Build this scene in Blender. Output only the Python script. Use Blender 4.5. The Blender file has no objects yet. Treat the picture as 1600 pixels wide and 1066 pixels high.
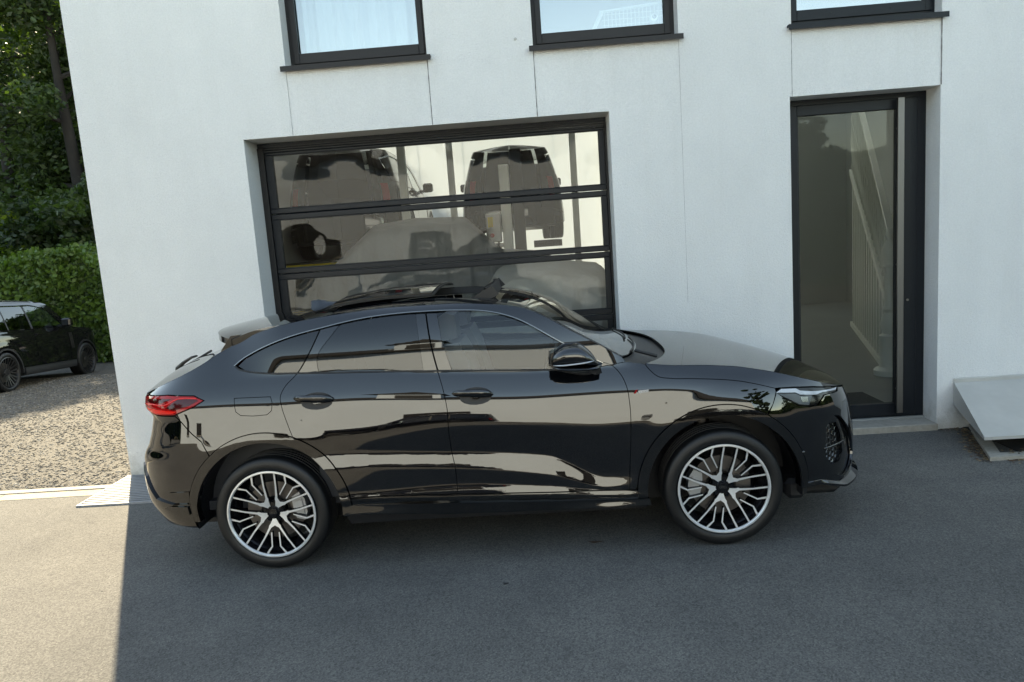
import bpy, math, random
import numpy as np
from mathutils import Vector, Matrix, noise
from mathutils.geometry import delaunay_2d_cdt
D=bpy.data; SC=bpy.context.scene; COL=SC.collection
rnd=random.Random(7); rng=np.random.default_rng(7)
R=math.radians
# ---------------------------------------------------------------- camera, world, sun, exposure
cam=D.cameras.new('camera'); camo=D.objects.new('camera',cam); COL.objects.link(camo); SC.camera=camo
cam.sensor_width=36; cam.lens=1109.77/1600*36; cam.clip_start=.05; cam.clip_end=800
def cam_axes(yaw,pitch,roll):
    f=Vector((-math.sin(yaw)*math.cos(pitch),math.cos(yaw)*math.cos(pitch),-math.sin(pitch)))
    r=Vector((math.cos(yaw),math.sin(yaw),0)); u=r.cross(f)
    return r*math.cos(roll)+u*math.sin(roll),-r*math.sin(roll)+u*math.cos(roll),f
_r,_u,_f=cam_axes(.0421,.14,-.0716)
camo.matrix_world=Matrix(((_r.x,_u.x,-_f.x,0),(_r.y,_u.y,-_f.y,0),(_r.z,_u.z,-_f.z,1.96),(0,0,0,1)))
SUN_EL=R(41); SUN_AZ=math.atan2(-.481,.877)     # sun stands behind the building, to the left
W=D.worlds.new('World'); SC.world=W; W.use_nodes=True
nt=W.node_tree; bg=nt.nodes['Background']; sky=nt.nodes.new('ShaderNodeTexSky')
sky.sky_type='NISHITA'; sky.sun_disc=False; sky.sun_elevation=SUN_EL; sky.sun_rotation=SUN_AZ
sky.air_density=1.0; sky.dust_density=.3; sky.ozone_density=2.2
nt.links.new(sky.outputs[0],bg.inputs[0]); bg.inputs[1].default_value=.112
sun=D.lights.new('sun','SUN'); sun.energy=3.0; sun.angle=R(.5); sun.color=(1,.98,.955)
suno=D.objects.new('sun',sun); COL.objects.link(suno)
sd=Vector((math.sin(SUN_AZ)*math.cos(SUN_EL),math.cos(SUN_AZ)*math.cos(SUN_EL),math.sin(SUN_EL)))
suno.rotation_euler=sd.to_track_quat('Z','Y').to_euler(); suno.location=sd*60
vs=SC.view_settings; vs.view_transform='Standard'; vs.look='None'; vs.gamma=1; vs.use_curve_mapping=False; vs.exposure=2.42
vs.use_white_balance=True; vs.white_balance_temperature=9900; vs.white_balance_tint=6
cy=SC.cycles; cy.max_bounces=10; cy.diffuse_bounces=4; cy.glossy_bounces=5; cy.transmission_bounces=8; cy.transparent_max_bounces=16
cy.caustics_reflective=False; cy.caustics_refractive=False; cy.sample_clamp_indirect=6; cy.use_denoising=True
# ---------------------------------------------------------------- helpers
def link(o,parent=None):
    COL.objects.link(o)
    if parent is not None: o.parent=parent
    return o
def tag(o,label=None,cat=None,group=None,kind=None):
    if label: o['label']=label
    if cat: o['category']=cat
    if group: o['group']=group
    if kind: o['kind']=kind
    return o
def empty(name,loc=(0,0,0),rz=0,**k):
    o=D.objects.new(name,None); o.location=loc; o.rotation_euler=(0,0,rz); o.empty_display_size=.2; link(o); return tag(o,**k)
def copy_tree(o,parent=None):
    c=o.copy(); link(c,parent)
    for ch in list(o.children): copy_tree(ch,c)
    return c
def mesh(name,V,F,mats,parent=None,smooth=False,normals=None,mi=None,auto=None):
    me=D.meshes.new(name); me.from_pydata([tuple(v) for v in V],[],[tuple(f) for f in F])
    for m in (mats if isinstance(mats,(list,tuple)) else [mats]): me.materials.append(m)
    if mi is not None: me.polygons.foreach_set('material_index',mi)
    if smooth or normals is not None: me.polygons.foreach_set('use_smooth',[True]*len(me.polygons))
    me.update()
    if auto is not None:
        me.polygons.foreach_set('use_smooth',[True]*len(me.polygons))
        me.set_sharp_from_angle(angle=R(auto))
    if normals is not None: me.normals_split_custom_set(normals)
    return link(D.objects.new(name,me),parent)
class MB:
    """collects shapes that make up ONE mesh"""
    def __init__(s): s.V=[]; s.F=[]; s.M=[]
    def add(s,V,F,m=0):
        b=len(s.V); s.V+= [tuple(v) for v in V]; s.F+=[tuple(i+b for i in f) for f in F]; s.M+=[m]*len(F); return s
    def box(s,x0,x1,y0,y1,z0,z1,m=0,bev=0):
        if bev:
            b=bev; V=[];
            def ring(x0,x1,y0,y1,z,c): return [(x0+c,y0,z),(x1-c,y0,z),(x1,y0+c,z),(x1,y1-c,z),(x1-c,y1,z),(x0+c,y1,z),(x0,y1-c,z),(x0,y0+c,z)]
            V=ring(x0+b,x1-b,y0+b,y1-b,z0,b*.3)+ring(x0,x1,y0,y1,z0+b,b)+ring(x0,x1,y0,y1,z1-b,b)+ring(x0+b,x1-b,y0+b,y1-b,z1,b*.3)
            F=[tuple(range(7,-1,-1)),tuple(range(24,32))]
            for k in range(3):
                for i in range(8): j=(i+1)%8; F.append((k*8+i,k*8+j,k*8+8+j,k*8+8+i))
            return s.add(V,F,m)
        V=[(x0,y0,z0),(x1,y0,z0),(x1,y1,z0),(x0,y1,z0),(x0,y0,z1),(x1,y0,z1),(x1,y1,z1),(x0,y1,z1)]
        return s.add(V,[(3,2,1,0),(4,5,6,7),(0,1,5,4),(1,2,6,5),(2,3,7,6),(3,0,4,7)],m)
    def prism(s,pts,a,b,axis='y',m=0,m2=None):
        """2D polygon extruded along an axis between a and b; m2 = material of the a-side cap"""
        n=len(pts)
        def P(p,t): return {'y':(p[0],t,p[1]),'z':(p[0],p[1],t),'x':(t,p[0],p[1])}[axis]
        V=[P(p,a) for p in pts]+[P(p,b) for p in pts]; base=len(s.V)
        s.add(V,[tuple(range(n)),],m if m2 is None else m2)
        s.F.append(tuple(base+i for i in range(2*n-1,n-1,-1))); s.M.append(m)
        for i in range(n): j=(i+1)%n; s.F.append((base+i,base+n+i,base+n+j,base+j)); s.M.append(m)
        return s
    def tube(s,pts,r,n=8,m=0,cap=True):
        P=[Vector(p) for p in pts]; rr=r if isinstance(r,(list,tuple)) else [r]*len(P); V=[];F=[]
        up=None
        for i,p in enumerate(P):
            t=(P[min(i+1,len(P)-1)]-P[max(i-1,0)]).normalized()
            if up is None:
                up=Vector((0,0,1)) if abs(t.z)<.9 else Vector((1,0,0))
            a=t.cross(up).normalized(); b=a.cross(t).normalized(); up=b
            V+=[tuple(p+(a*math.cos(2*math.pi*k/n)+b*math.sin(2*math.pi*k/n))*rr[i]) for k in range(n)]
        for i in range(len(P)-1):
            for k in range(n): j=(k+1)%n; F.append((i*n+k,i*n+n+k,i*n+n+j,i*n+j))
        if cap: F+=[tuple(range(n)),tuple(range(len(P)*n-1,len(P)*n-n-1,-1))]
        return s.add(V,F,m)
    def lathe(s,prof,c=(0,0,0),n=48,axis='y',m=0,closed=False):
        """prof: (radius, along axis)"""
        V=[]
        for r,h in prof:
            for k in range(n):
                a=2*math.pi*k/n; x,z=r*math.cos(a),r*math.sin(a)
                V.append({'y':(c[0]+x,c[1]+h,c[2]+z),'z':(c[0]+x,c[1]+z,c[2]+h),'x':(c[0]+h,c[1]+x,c[2]+z)}[axis])
        F=[]; L=len(prof)
        for i in range(L if closed else L-1):
            i2=(i+1)%L
            for k in range(n): j=(k+1)%n; F.append((i*n+k,i*n+j,i2*n+j,i2*n+k))
        return s.add(V,F,m)
    def grid(s,fn,nu,nv,m=0,flip=False):
        V=[fn(i/nu,j/nv) for i in range(nu+1) for j in range(nv+1)]; F=[]
        for i in range(nu):
            for j in range(nv):
                a=i*(nv+1)+j; q=(a,a+nv+1,a+nv+2,a+1); F.append(q[::-1] if flip else q)
        return s.add(V,F,m)
    def build(s,name,mats,parent=None,smooth=False,auto=None):
        o=mesh(name,s.V,s.F,mats,parent,smooth=smooth,mi=s.M,auto=auto)
        return o
# ---------------------------------------------------------------- materials
def mat(name,col=(.5,.5,.5),rough=.5,metal=0,ior=1.5,spec=None,noise_=None,bump=None,coat=0,emit=None):
    """noise_: list of (scale,detail,amount,stretch) value variation; bump: (scale, distance)"""
    m=D.materials.new(name); m.use_nodes=True; n=m.node_tree.nodes; l=m.node_tree.links; b=n['Principled BSDF']
    b.inputs['Base Color'].default_value=(*col,1); b.inputs['Roughness'].default_value=rough; b.inputs['Metallic'].default_value=metal; b.inputs['IOR'].default_value=ior
    if spec is not None: b.inputs['Specular IOR Level'].default_value=spec
    if coat: b.inputs['Coat Weight'].default_value=coat; b.inputs['Coat Roughness'].default_value=.03
    tc=n.new('ShaderNodeTexCoord'); out='Object'
    if noise_:
        prev=None; 
        for sc,det,amt,*st in noise_:
            mp=n.new('ShaderNodeMapping'); mp.inputs['Scale'].default_value=st[0] if st else (1,1,1); l.new(tc.outputs[out],mp.inputs[0])
            t=n.new('ShaderNodeTexNoise'); t.inputs['Scale'].default_value=sc; t.inputs['Detail'].default_value=det; l.new(mp.outputs[0],t.inputs[0])
            r=n.new('ShaderNodeMapRange'); r.inputs[1].default_value=.25; r.inputs[2].default_value=.75; r.inputs[3].default_value=1-amt; r.inputs[4].default_value=1+amt; r.clamp=False; l.new(t.outputs[0],r.inputs[0])
            if prev is None: prev=r.outputs[0]
            else:
                q=n.new('ShaderNodeMath'); q.operation='MULTIPLY'; l.new(prev,q.inputs[0]); l.new(r.outputs[0],q.inputs[1]); prev=q.outputs[0]
        x=n.new('ShaderNodeVectorMath'); x.operation='SCALE'; x.inputs[0].default_value=col; l.new(prev,x.inputs['Scale']); l.new(x.outputs[0],b.inputs['Base Color'])
    if bump:
        t=n.new('ShaderNodeTexNoise'); t.inputs['Scale'].default_value=bump[0]; t.inputs['Detail'].default_value=bump[2] if len(bump)>2 else 4; l.new(tc.outputs[out],t.inputs[0])
        bn=n.new('ShaderNodeBump'); bn.inputs['Distance'].default_value=bump[1]; bn.inputs['Strength'].default_value=1; l.new(t.outputs[0],bn.inputs['Height']); l.new(bn.outputs[0],b.inputs['Normal'])
    if emit: b.inputs['Emission Color'].default_value=(*emit[0],1); b.inputs['Emission Strength'].default_value=emit[1]
    return m
def glass(name,tint=(.8,.8,.8),ior=1.5,rough=0,wave=None):
    """thin pane: a mirror-like reflection over a tinted see-through sheet"""
    m=D.materials.new(name); m.use_nodes=True; n=m.node_tree.nodes; l=m.node_tree.links; n.clear()
    o=n.new('ShaderNodeOutputMaterial'); mx=n.new('ShaderNodeMixShader'); g=n.new('ShaderNodeBsdfGlossy'); t=n.new('ShaderNodeBsdfTransparent'); f=n.new('ShaderNodeFresnel')
    g.inputs['Roughness'].default_value=rough; g.inputs[0].default_value=(1,1,1,1); t.inputs[0].default_value=(*tint,1); f.inputs[0].default_value=ior
    ge=n.new('ShaderNodeNewGeometry'); fr=n.new('ShaderNodeMix'); fr.data_type='FLOAT'
    # the back face must not turn into total reflection: invert the index there
    inv=n.new('ShaderNodeMath'); inv.operation='DIVIDE'; inv.inputs[0].default_value=1; inv.inputs[1].default_value=ior
    l.new(ge.outputs['Backfacing'],fr.inputs[0]); fr.inputs[2].default_value=ior; fr.inputs[3].default_value=1/ior
    f2=n.new('ShaderNodeFresnel'); l.new(fr.outputs[0],f2.inputs[0])
    n.remove(f); n.remove(inv)
    l.new(f2.outputs[0],mx.inputs[0]); l.new(t.outputs[0],mx.inputs[1]); l.new(g.outputs[0],mx.inputs[2]); l.new(mx.outputs[0],o.inputs[0])
    if wave:
        tc=n.new('ShaderNodeTexCoord'); mp=n.new('ShaderNodeMapping'); mp.inputs['Scale'].default_value=wave[2]; tx=n.new('ShaderNodeTexNoise'); tx.inputs['Scale'].default_value=wave[0]; tx.inputs['Detail'].default_value=1
        bn=n.new('ShaderNodeBump'); bn.inputs['Distance'].default_value=wave[1]; l.new(tc.outputs['Object'],mp.inputs[0]); l.new(mp.outputs[0],tx.inputs[0]); l.new(tx.outputs[0],bn.inputs['Height'])
        l.new(bn.outputs[0],g.inputs['Normal']); l.new(bn.outputs[0],f2.inputs['Normal'])
    return m
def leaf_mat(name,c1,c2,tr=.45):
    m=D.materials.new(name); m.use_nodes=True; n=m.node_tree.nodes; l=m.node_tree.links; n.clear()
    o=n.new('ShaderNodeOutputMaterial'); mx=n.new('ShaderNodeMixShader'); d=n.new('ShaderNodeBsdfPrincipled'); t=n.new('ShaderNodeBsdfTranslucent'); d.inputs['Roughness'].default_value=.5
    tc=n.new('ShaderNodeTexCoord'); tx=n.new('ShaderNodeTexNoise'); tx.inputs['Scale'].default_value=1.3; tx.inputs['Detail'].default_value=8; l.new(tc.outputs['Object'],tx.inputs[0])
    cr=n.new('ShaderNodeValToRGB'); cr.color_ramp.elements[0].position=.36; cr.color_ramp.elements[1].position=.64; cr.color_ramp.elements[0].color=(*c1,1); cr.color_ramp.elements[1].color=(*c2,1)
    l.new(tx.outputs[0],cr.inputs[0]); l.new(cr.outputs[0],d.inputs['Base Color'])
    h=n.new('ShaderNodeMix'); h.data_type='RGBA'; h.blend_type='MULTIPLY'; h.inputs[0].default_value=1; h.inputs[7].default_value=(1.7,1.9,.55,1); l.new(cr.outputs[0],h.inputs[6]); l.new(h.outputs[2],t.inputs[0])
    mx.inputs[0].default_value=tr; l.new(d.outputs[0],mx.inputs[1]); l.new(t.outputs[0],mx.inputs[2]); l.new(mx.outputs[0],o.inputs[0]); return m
M={}
M['plaster']=mat('white_render',(.76,.765,.75),.9,noise_=[(.5,4,.035),(3.5,5,.03,(1,1,.5)),(70,3,.05)],bump=(120,.009,5))
M['anthracite']=mat('anthracite_aluminium',(.008,.0105,.014),.40,spec=.28,noise_=[(6,3,.06)])
M['brown_frame']=mat('dark_brown_frame',(.018,.016,.016),.45,spec=.35)
M['rubber']=mat('black_rubber',(.008,.008,.008),.6)
M['steel']=mat('brushed_steel',(.19,.18,.17),.42,metal=1,noise_=[(3,2,.06,(60,60,1))])
M['zinc']=mat('grey_sheet_metal',(.50,.49,.46),.5,metal=.35,noise_=[(2.5,4,.07),(14,5,.03)])
M['glass_garage']=glass('acrylic_pane',(.93,.93,.92),1.38,0,wave=(1.6,.006,(1,1,1.7)))
M['glass_door']=glass('door_glass',(.94,.95,.94),1.22)
M['glass_win']=glass('window_glass',(.85,.9,.9),2.9,0,wave=(1.2,.002,(1,1,1)))
M['paint']=mat('black_car_paint',(.0010,.0013,.0022),.012,ior=1.80)
M['paint2']=mat('black_gloss_trim',(.002,.002,.0022),.03,ior=1.8)
M['car_glass']=glass('side_glass',(.80,.86,.85),1.62)
M['dark_glass']=glass('privacy_glass',(.05,.055,.06),1.68)
M['screen_glass']=glass('windscreen_glass',(.75,.80,.78),2.2)
M['chrome']=mat('satin_trim',(.30,.295,.28),.25,metal=1)
M['silver']=mat('machined_alloy',(.80,.80,.79),.28,metal=.55,noise_=[(40,2,.05)])
M['rimblack']=mat('black_wheel_paint',(.006,.006,.007),.12)
M['barrel']=mat('dark_rim_barrel',(.02,.02,.024),.25,metal=.5)
M['tyre']=mat('tyre_rubber',(.005,.005,.0053),.5,noise_=[(30,3,.12)],bump=(120,.0006))
M['disc']=mat('brake_disc',(.16,.145,.135),.42,metal=.9,noise_=[(20,3,.1)])
M['caliper']=mat('grey_caliper',(.42,.42,.42),.45,metal=.6)
M['plastic']=mat('black_plastic',(.008,.008,.009),.5,noise_=[(20,3,.15)])
M['interior']=mat('car_interior',(.035,.037,.042),.65)
M['seat']=mat('seat_leather',(.10,.105,.115),.5)
M['white']=mat('white_paint',(.80,.82,.76),.4,noise_=[(3,3,.02)])
M['wallin']=mat('interior_wall',(.60,.61,.60),.9,noise_=[(1,3,.02)])
M['hallwall']=mat('hall_wall',(.44,.46,.45),.9,noise_=[(1,3,.03)])
M['hallfloor']=mat('hall_floor',(.24,.25,.245),.4,noise_=[(2,4,.06)])
M['floorin']=mat('interior_floor',(.30,.28,.22),.35,noise_=[(2,4,.05)])
def translucent(name,col,tr):
    m=D.materials.new(name); m.use_nodes=True; n=m.node_tree.nodes; l=m.node_tree.links; n.clear()
    o=n.new('ShaderNodeOutputMaterial'); mx=n.new('ShaderNodeMixShader'); a=n.new('ShaderNodeBsdfDiffuse'); t=n.new('ShaderNodeBsdfTranslucent')
    a.inputs[0].default_value=(*col,1); t.inputs[0].default_value=(*col,1); mx.inputs[0].default_value=tr; l.new(a.outputs[0],mx.inputs[1]); l.new(t.outputs[0],mx.inputs[2]); l.new(mx.outputs[0],o.inputs[0]); return m
M['polycarb']=translucent('added_translucent_sheet',(.75,.80,.83),.5)
# ---------- car surface charts: side chart P(u,z), top chart T(u,v); local frame x forward, y outboard, z up ----------
def _pchip(xs, ys, x):
    xs=np.asarray(xs,float); ys=np.asarray(ys,float); x=np.clip(np.asarray(x,float),xs[0],xs[-1])
    h=np.diff(xs); d=np.diff(ys)/h
    m=np.zeros(len(xs)); m[0]=d[0]; m[-1]=d[-1]
    for i in range(1,len(xs)-1):
        if d[i-1]*d[i]>0:
            w1=2*h[i]+h[i-1]; w2=h[i]+2*h[i-1]; m[i]=(w1+w2)/(w1/d[i-1]+w2/d[i])
    i=np.clip(np.searchsorted(xs,x,side='right')-1,0,len(xs)-2)
    t=(x-xs[i])/h[i]
    return ((2*t**3-3*t**2+1)*ys[i]+(t**3-2*t**2+t)*h[i]*m[i]+(-2*t**3+3*t**2)*ys[i+1]+(t**3-t**2)*h[i]*m[i+1])
class CarSurface:
    def __init__(s, stations, wref, zref, front, rear, crest, zmid, arches):
        # stations: [(x, [(z,tilt deg)...])...]  wref: (xs, half width at zref)
        s.front=front; s.rear=rear; s.crest_t=crest; s.zmid_t=zmid; s.arches=arches
        s.zg=np.arange(0.0,1.8,0.005); s.xg=np.arange(-1.4,4.2,0.02)
        xs=[a[0] for a in stations]
        K=np.array([a[1] for a in stations])   # (S,n,2)
        F=np.zeros((len(s.xg),len(s.zg)))
        kz=np.stack([_pchip(xs,K[:,j,0],s.xg) for j in range(K.shape[1])],1)
        kt=np.stack([_pchip(xs,K[:,j,1],s.xg) for j in range(K.shape[1])],1)
        w=_pchip(wref[0],wref[1],s.xg)
        for i in range(len(s.xg)):
            t=np.interp(s.zg,kz[i],kt[i])
            t=np.convolve(np.pad(t,2,mode='edge'),[.1,.25,.3,.25,.1],'valid')
            g=-np.tan(np.radians(t)); I=np.concatenate([[0],np.cumsum((g[1:]+g[:-1])/2*0.005)])
            I-=np.interp(zref,s.zg,I); F[i]=w[i]+I
        s.F_=np.maximum(F,0.02)
        s.pf=s._plan(front); s.pr=s._plan(rear)
    def _plan(s,p):
        n=p['n']; ph=np.linspace(0,np.pi/2,2001)
        dx=np.sin(ph)**(2/n); yn=np.cos(ph)**(2/n); yn[-1]=0
        a=p['a']; L=np.concatenate([[0],np.cumsum(np.hypot(np.diff(dx*a),np.diff(yn*.94)))])
        return L,dx,yn
    def F(s,x,z):
        x=np.asarray(x,float); z=np.asarray(z,float)
        fx=np.clip((x-s.xg[0])/0.02,1,len(s.xg)-3.001); fz=np.clip(z/0.005,1,len(s.zg)-3.001)
        i=fx.astype(int); j=fz.astype(int); a=fx-i; b=fz-j
        def w(t): return [(-t**3+2*t**2-t)/2,(3*t**3-5*t**2+2)/2,(-3*t**3+4*t**2+t)/2,(t**3-t**2)/2]
        wa=w(a); wb=w(b); r=0
        for p in range(4):
            for q in range(4): r=r+wa[p]*wb[q]*s.F_[i+p-1,j+q-1]
        for (cx,cz,r0,r1,amp) in s.arches:
            d=np.hypot(x-cx,z-cz); t=np.clip((d-r0)/(r1-r0),0,1)
            k=np.clip((z-.25)/.2,0,1)
            r=r+amp*(1-t*t*(3-2*t))*k*k*(3-2*k)
        return r
    def P(s,u,z):
        u=np.asarray(u,float); z=np.asarray(z,float); u,z=np.broadcast_arrays(u,z)
        xf=s.front['x0']; xr=s.rear['x0']
        Lf,dxf,ynf=s.pf; Lr,dxr,ynr=s.pr
        af=_pchip(*s.front['L'],z)*s.front['a']; ar=_pchip(*s.rear['L'],z)*s.rear['a']
        x=np.where(u>xf,xf+af*np.interp(u-xf,Lf,dxf),np.where(u<xr,xr-ar*np.interp(xr-u,Lr,dxr),u))
        k=np.where(u>xf,np.interp(u-xf,Lf,ynf),np.where(u<xr,np.interp(xr-u,Lr,ynr),1.0))
        y=s.F(x,z)*k
        return np.stack([x,y,z],-1)
    def N(s,u,z,h=.004):
        a=s.P(u+h,z)-s.P(u-h,z); b=s.P(u,z+h)-s.P(u,z-h)
        n=np.cross(b,a); n/=np.linalg.norm(n,axis=-1,keepdims=True)+1e-12
        return n
    def crest(s,u): return _pchip(*s.crest_t,u)
    def T(s,u,v):
        u=np.asarray(u,float); v=np.asarray(v,float); u,v=np.broadcast_arrays(u,v)
        zc=s.crest(u); E=s.P(u,zc); zm=np.maximum(_pchip(*s.zmid_t,E[...,0]),zc)
        return np.stack([E[...,0],v*E[...,1],zc+(zm-zc)*(1-np.abs(v)**2.2)],-1)
    def TN(s,u,v,h=.006):
        a=s.T(u+h,v)-s.T(u-h,v); b=s.T(u,v+h)-s.T(u,v-h)
        n=np.cross(a,b); n/=np.linalg.norm(n,axis=-1,keepdims=True)+1e-12
        return n
# tilt stations (z, degrees above horizontal of the outward normal)
_TOP_M=[(1.02,13),(1.08,19),(1.185,24),(1.20,11),(1.33,13),(1.46,20),(1.53,26),(1.56,32),(1.60,52),(1.70,70)]
def _st(low,top): return low+top
_R=[(0.0,-30),(.28,-12),(.33,-4),(.36,4),(.40,2),(.42,0),(.44,0),(.48,0),(.52,0),(.60,0),(.62,0),(.66,2),(.70,2),(.78,3),(.88,7)]
_A=[(0.0,-25),(.34,-14),(.355,10),(.41,10),(.425,-20),(.445,0),(.452,13),(.475,13),(.49,1),(.635,1),(.65,12),(.725,12),(.745,-3),(.80,-3),(.86,7)]
_B=[(0.0,-25),(.31,-14),(.33,-6),(.36,-6),(.40,-14),(.425,-2),(.43,13),(.495,13),(.51,0),(.60,0),(.615,12),(.695,12),(.715,-4),(.85,-4),(.90,7)]
_C=[(0.0,-25),(.29,-14),(.31,-6),(.35,-6),(.37,-14),(.40,-2),(.41,13),(.455,13),(.47,0),(.52,0),(.54,13),(.635,14),(.66,-4),(.81,-4),(.86,7)]
_D=[(0.0,-25),(.29,-14),(.30,12),(.335,12),(.35,-14),(.37,0),(.38,16),(.40,16),(.41,2),(.42,4),(.43,12),(.47,12),(.52,-1),(.77,-2),(.83,7)]
_E=[(0.0,-25),(.29,-14),(.30,10),(.335,10),(.35,-10),(.36,0),(.365,10),(.38,10),(.40,0),(.42,0),(.44,0),(.48,0),(.52,0),(.77,0),(.84,7)]
_TR=[(1.06,12),(1.12,20),(1.20,26),(1.26,27),(1.33,28),(1.46,32),(1.53,38),(1.56,44),(1.60,60),(1.70,70)]
_TA=[(1.05,12),(1.11,19),(1.22,24),(1.24,9.5),(1.335,11.0),(1.46,22),(1.53,28),(1.56,34),(1.60,52),(1.70,70)]
_TB=[(1.02,12),(1.08,19),(1.18,24),(1.195,8.5),(1.325,10.5),(1.46,20),(1.53,26),(1.56,32),(1.60,52),(1.70,70)]
_TC=[(.99,12),(1.05,19),(1.15,24),(1.16,8.5),(1.29,10.5),(1.46,22),(1.53,30),(1.56,36),(1.60,52),(1.70,70)]
_TD=[(.99,12),(1.04,20),(1.10,27),(1.14,34),(1.20,40),(1.46,45),(1.53,50),(1.56,55),(1.60,60),(1.70,70)]
_TF=[(.92,13),(.97,20),(1.01,28),(1.05,38),(1.12,50),(1.46,60),(1.53,60),(1.56,60),(1.60,60),(1.70,70)]
STATIONS=[(-1.4,_R+_TR),(-.25,_R+_TR),(.15,_A+_TA),(.5,_A+_TA),(1.15,_B+_TB),(1.75,_C+_TC),(2.12,_D+_TC),(2.45,_E+_TD),(3.1,_E+_TF),(4.2,_E+_TF)]
WREF=([-1.4,-.4,.3,1.2,2.2,2.9,3.3,4.2],[.925,.94,.945,.945,.945,.945,.935,.92])
FRONT=dict(x0=2.95,n=2.6,a=.915,L=([0,.15,.25,.33,.45,.6,.75,.85,.95,1.05,1.3],[.90,.93,.95,.985,1.0,.99,.965,.93,.86,.78,.6]))
REAR=dict(x0=-.30,n=2.8,a=.74,L=([0,.25,.33,.45,.55,.70,.80,.90,.98,1.06,1.12,1.2,1.4,1.6],[.6,.72,.86,.98,1.0,1.0,.93,.88,.86,.93,.92,.80,.55,.3]))
CREST=([-2.2,-1.3,-1.0,-.81,-.54,-.29,-.13,.05,.25,.5,.85,1.15,1.5,1.66,1.80,1.93,2.12,2.30,2.45,2.8,3.13,3.3,3.5,3.65,3.8,4.0,4.3,4.8],
       [1.11,1.11,1.14,1.20,1.29,1.385,1.46,1.52,1.555,1.58,1.60,1.60,1.575,1.545,1.48,1.40,1.29,1.185,1.15,1.12,1.075,1.04,.985,.94,.90,.865,.82,.79])
ZMID=([-1.2,-1.05,-.78,-.36,-.25,0,.31,.73,1.05,1.5,1.657,1.757,1.897,2.06,2.35,2.53,2.76,3.01,3.26,3.55,3.75,3.87],
      [1.09,1.125,1.26,1.40,1.45,1.545,1.605,1.65,1.655,1.613,1.583,1.553,1.487,1.364,1.205,1.165,1.138,1.10,1.053,.973,.884,.80])
ARCHES=[(0.0,.367,.50,.64,.006),(2.82,.367,.50,.64,.006)]
X0,YC=-1.765,5.156
# ---------------------------------------------------------------- panels cut from the car surface
def _inpoly(P,poly):
    x,y=P[:,0],P[:,1]; n=len(poly); c=np.zeros(len(P),bool); j=n-1
    for i in range(n):
        xi,yi=poly[i]; xj,yj=poly[j]
        if yi!=yj: c^=((yi>y)!=(yj>y))&(x<(xj-xi)*(y-yi)/(yj-yi)+xi)
        j=i
    return c
def _area(p): p=np.asarray(p); q=np.roll(p,-1,0); return .5*np.sum(p[:,0]*q[:,1]-q[:,0]*p[:,1])
def _resample(poly,step):
    out=[]
    for i in range(len(poly)):
        a=np.array(poly[i],float); b=np.array(poly[(i+1)%len(poly)],float); L=np.hypot(*(b-a))
        if L<1e-6: continue
        k=max(1,int(math.ceil(L/step)))
        out+=[tuple(a+(b-a)*t/k) for t in range(k)]
    return out
def _inset(poly,d):
    p=np.asarray(poly); 
    if _area(p)<0: p=p[::-1]
    a=np.roll(p,1,0); b=np.roll(p,-1,0)
    e1=p-a; e2=b-p; e1/=np.linalg.norm(e1,axis=1,keepdims=True)+1e-9; e2/=np.linalg.norm(e2,axis=1,keepdims=True)+1e-9
    n1=np.stack([-e1[:,1],e1[:,0]],1); n2=np.stack([-e2[:,1],e2[:,0]],1); n=n1+n2; L=np.linalg.norm(n,axis=1,keepdims=True); n/=L+1e-9
    k=np.clip(1/np.maximum((n*n1).sum(1),.45),1,2.2)
    return p+n*(d*k)[:,None]
def smooth_line(pts,step=.02):
    """round a traced line with a Catmull-Rom curve"""
    p=np.asarray(pts,float); 
    if len(p)<3: return [tuple(q) for q in p]
    s=np.concatenate([[0],np.cumsum(np.linalg.norm(np.diff(p,axis=0),axis=1))]); n=max(2,int(s[-1]/step)); t=np.linspace(0,s[-1],n+1)
    return list(zip(_pchip_any(s,p[:,0],t),_pchip_any(s,p[:,1],t)))
def _pchip_any(s,y,t):
    d=np.gradient(y,s); i=np.clip(np.searchsorted(s,t,side='right')-1,0,len(s)-2); h=s[i+1]-s[i]; u=(t-s[i])/h
    return (2*u**3-3*u**2+1)*y[i]+(u**3-2*u**2+u)*h*d[i]+(-2*u**3+3*u**2)*y[i+1]+(u**3-u**2)*h*d[i+1]
def arc(cx,cz,r,a0,a1,n=24): return [(cx+r*math.cos(R(a0+(a1-a0)*k/n)),cz+r*math.sin(R(a0+(a1-a0)*k/n))) for k in range(n+1)]
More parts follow.
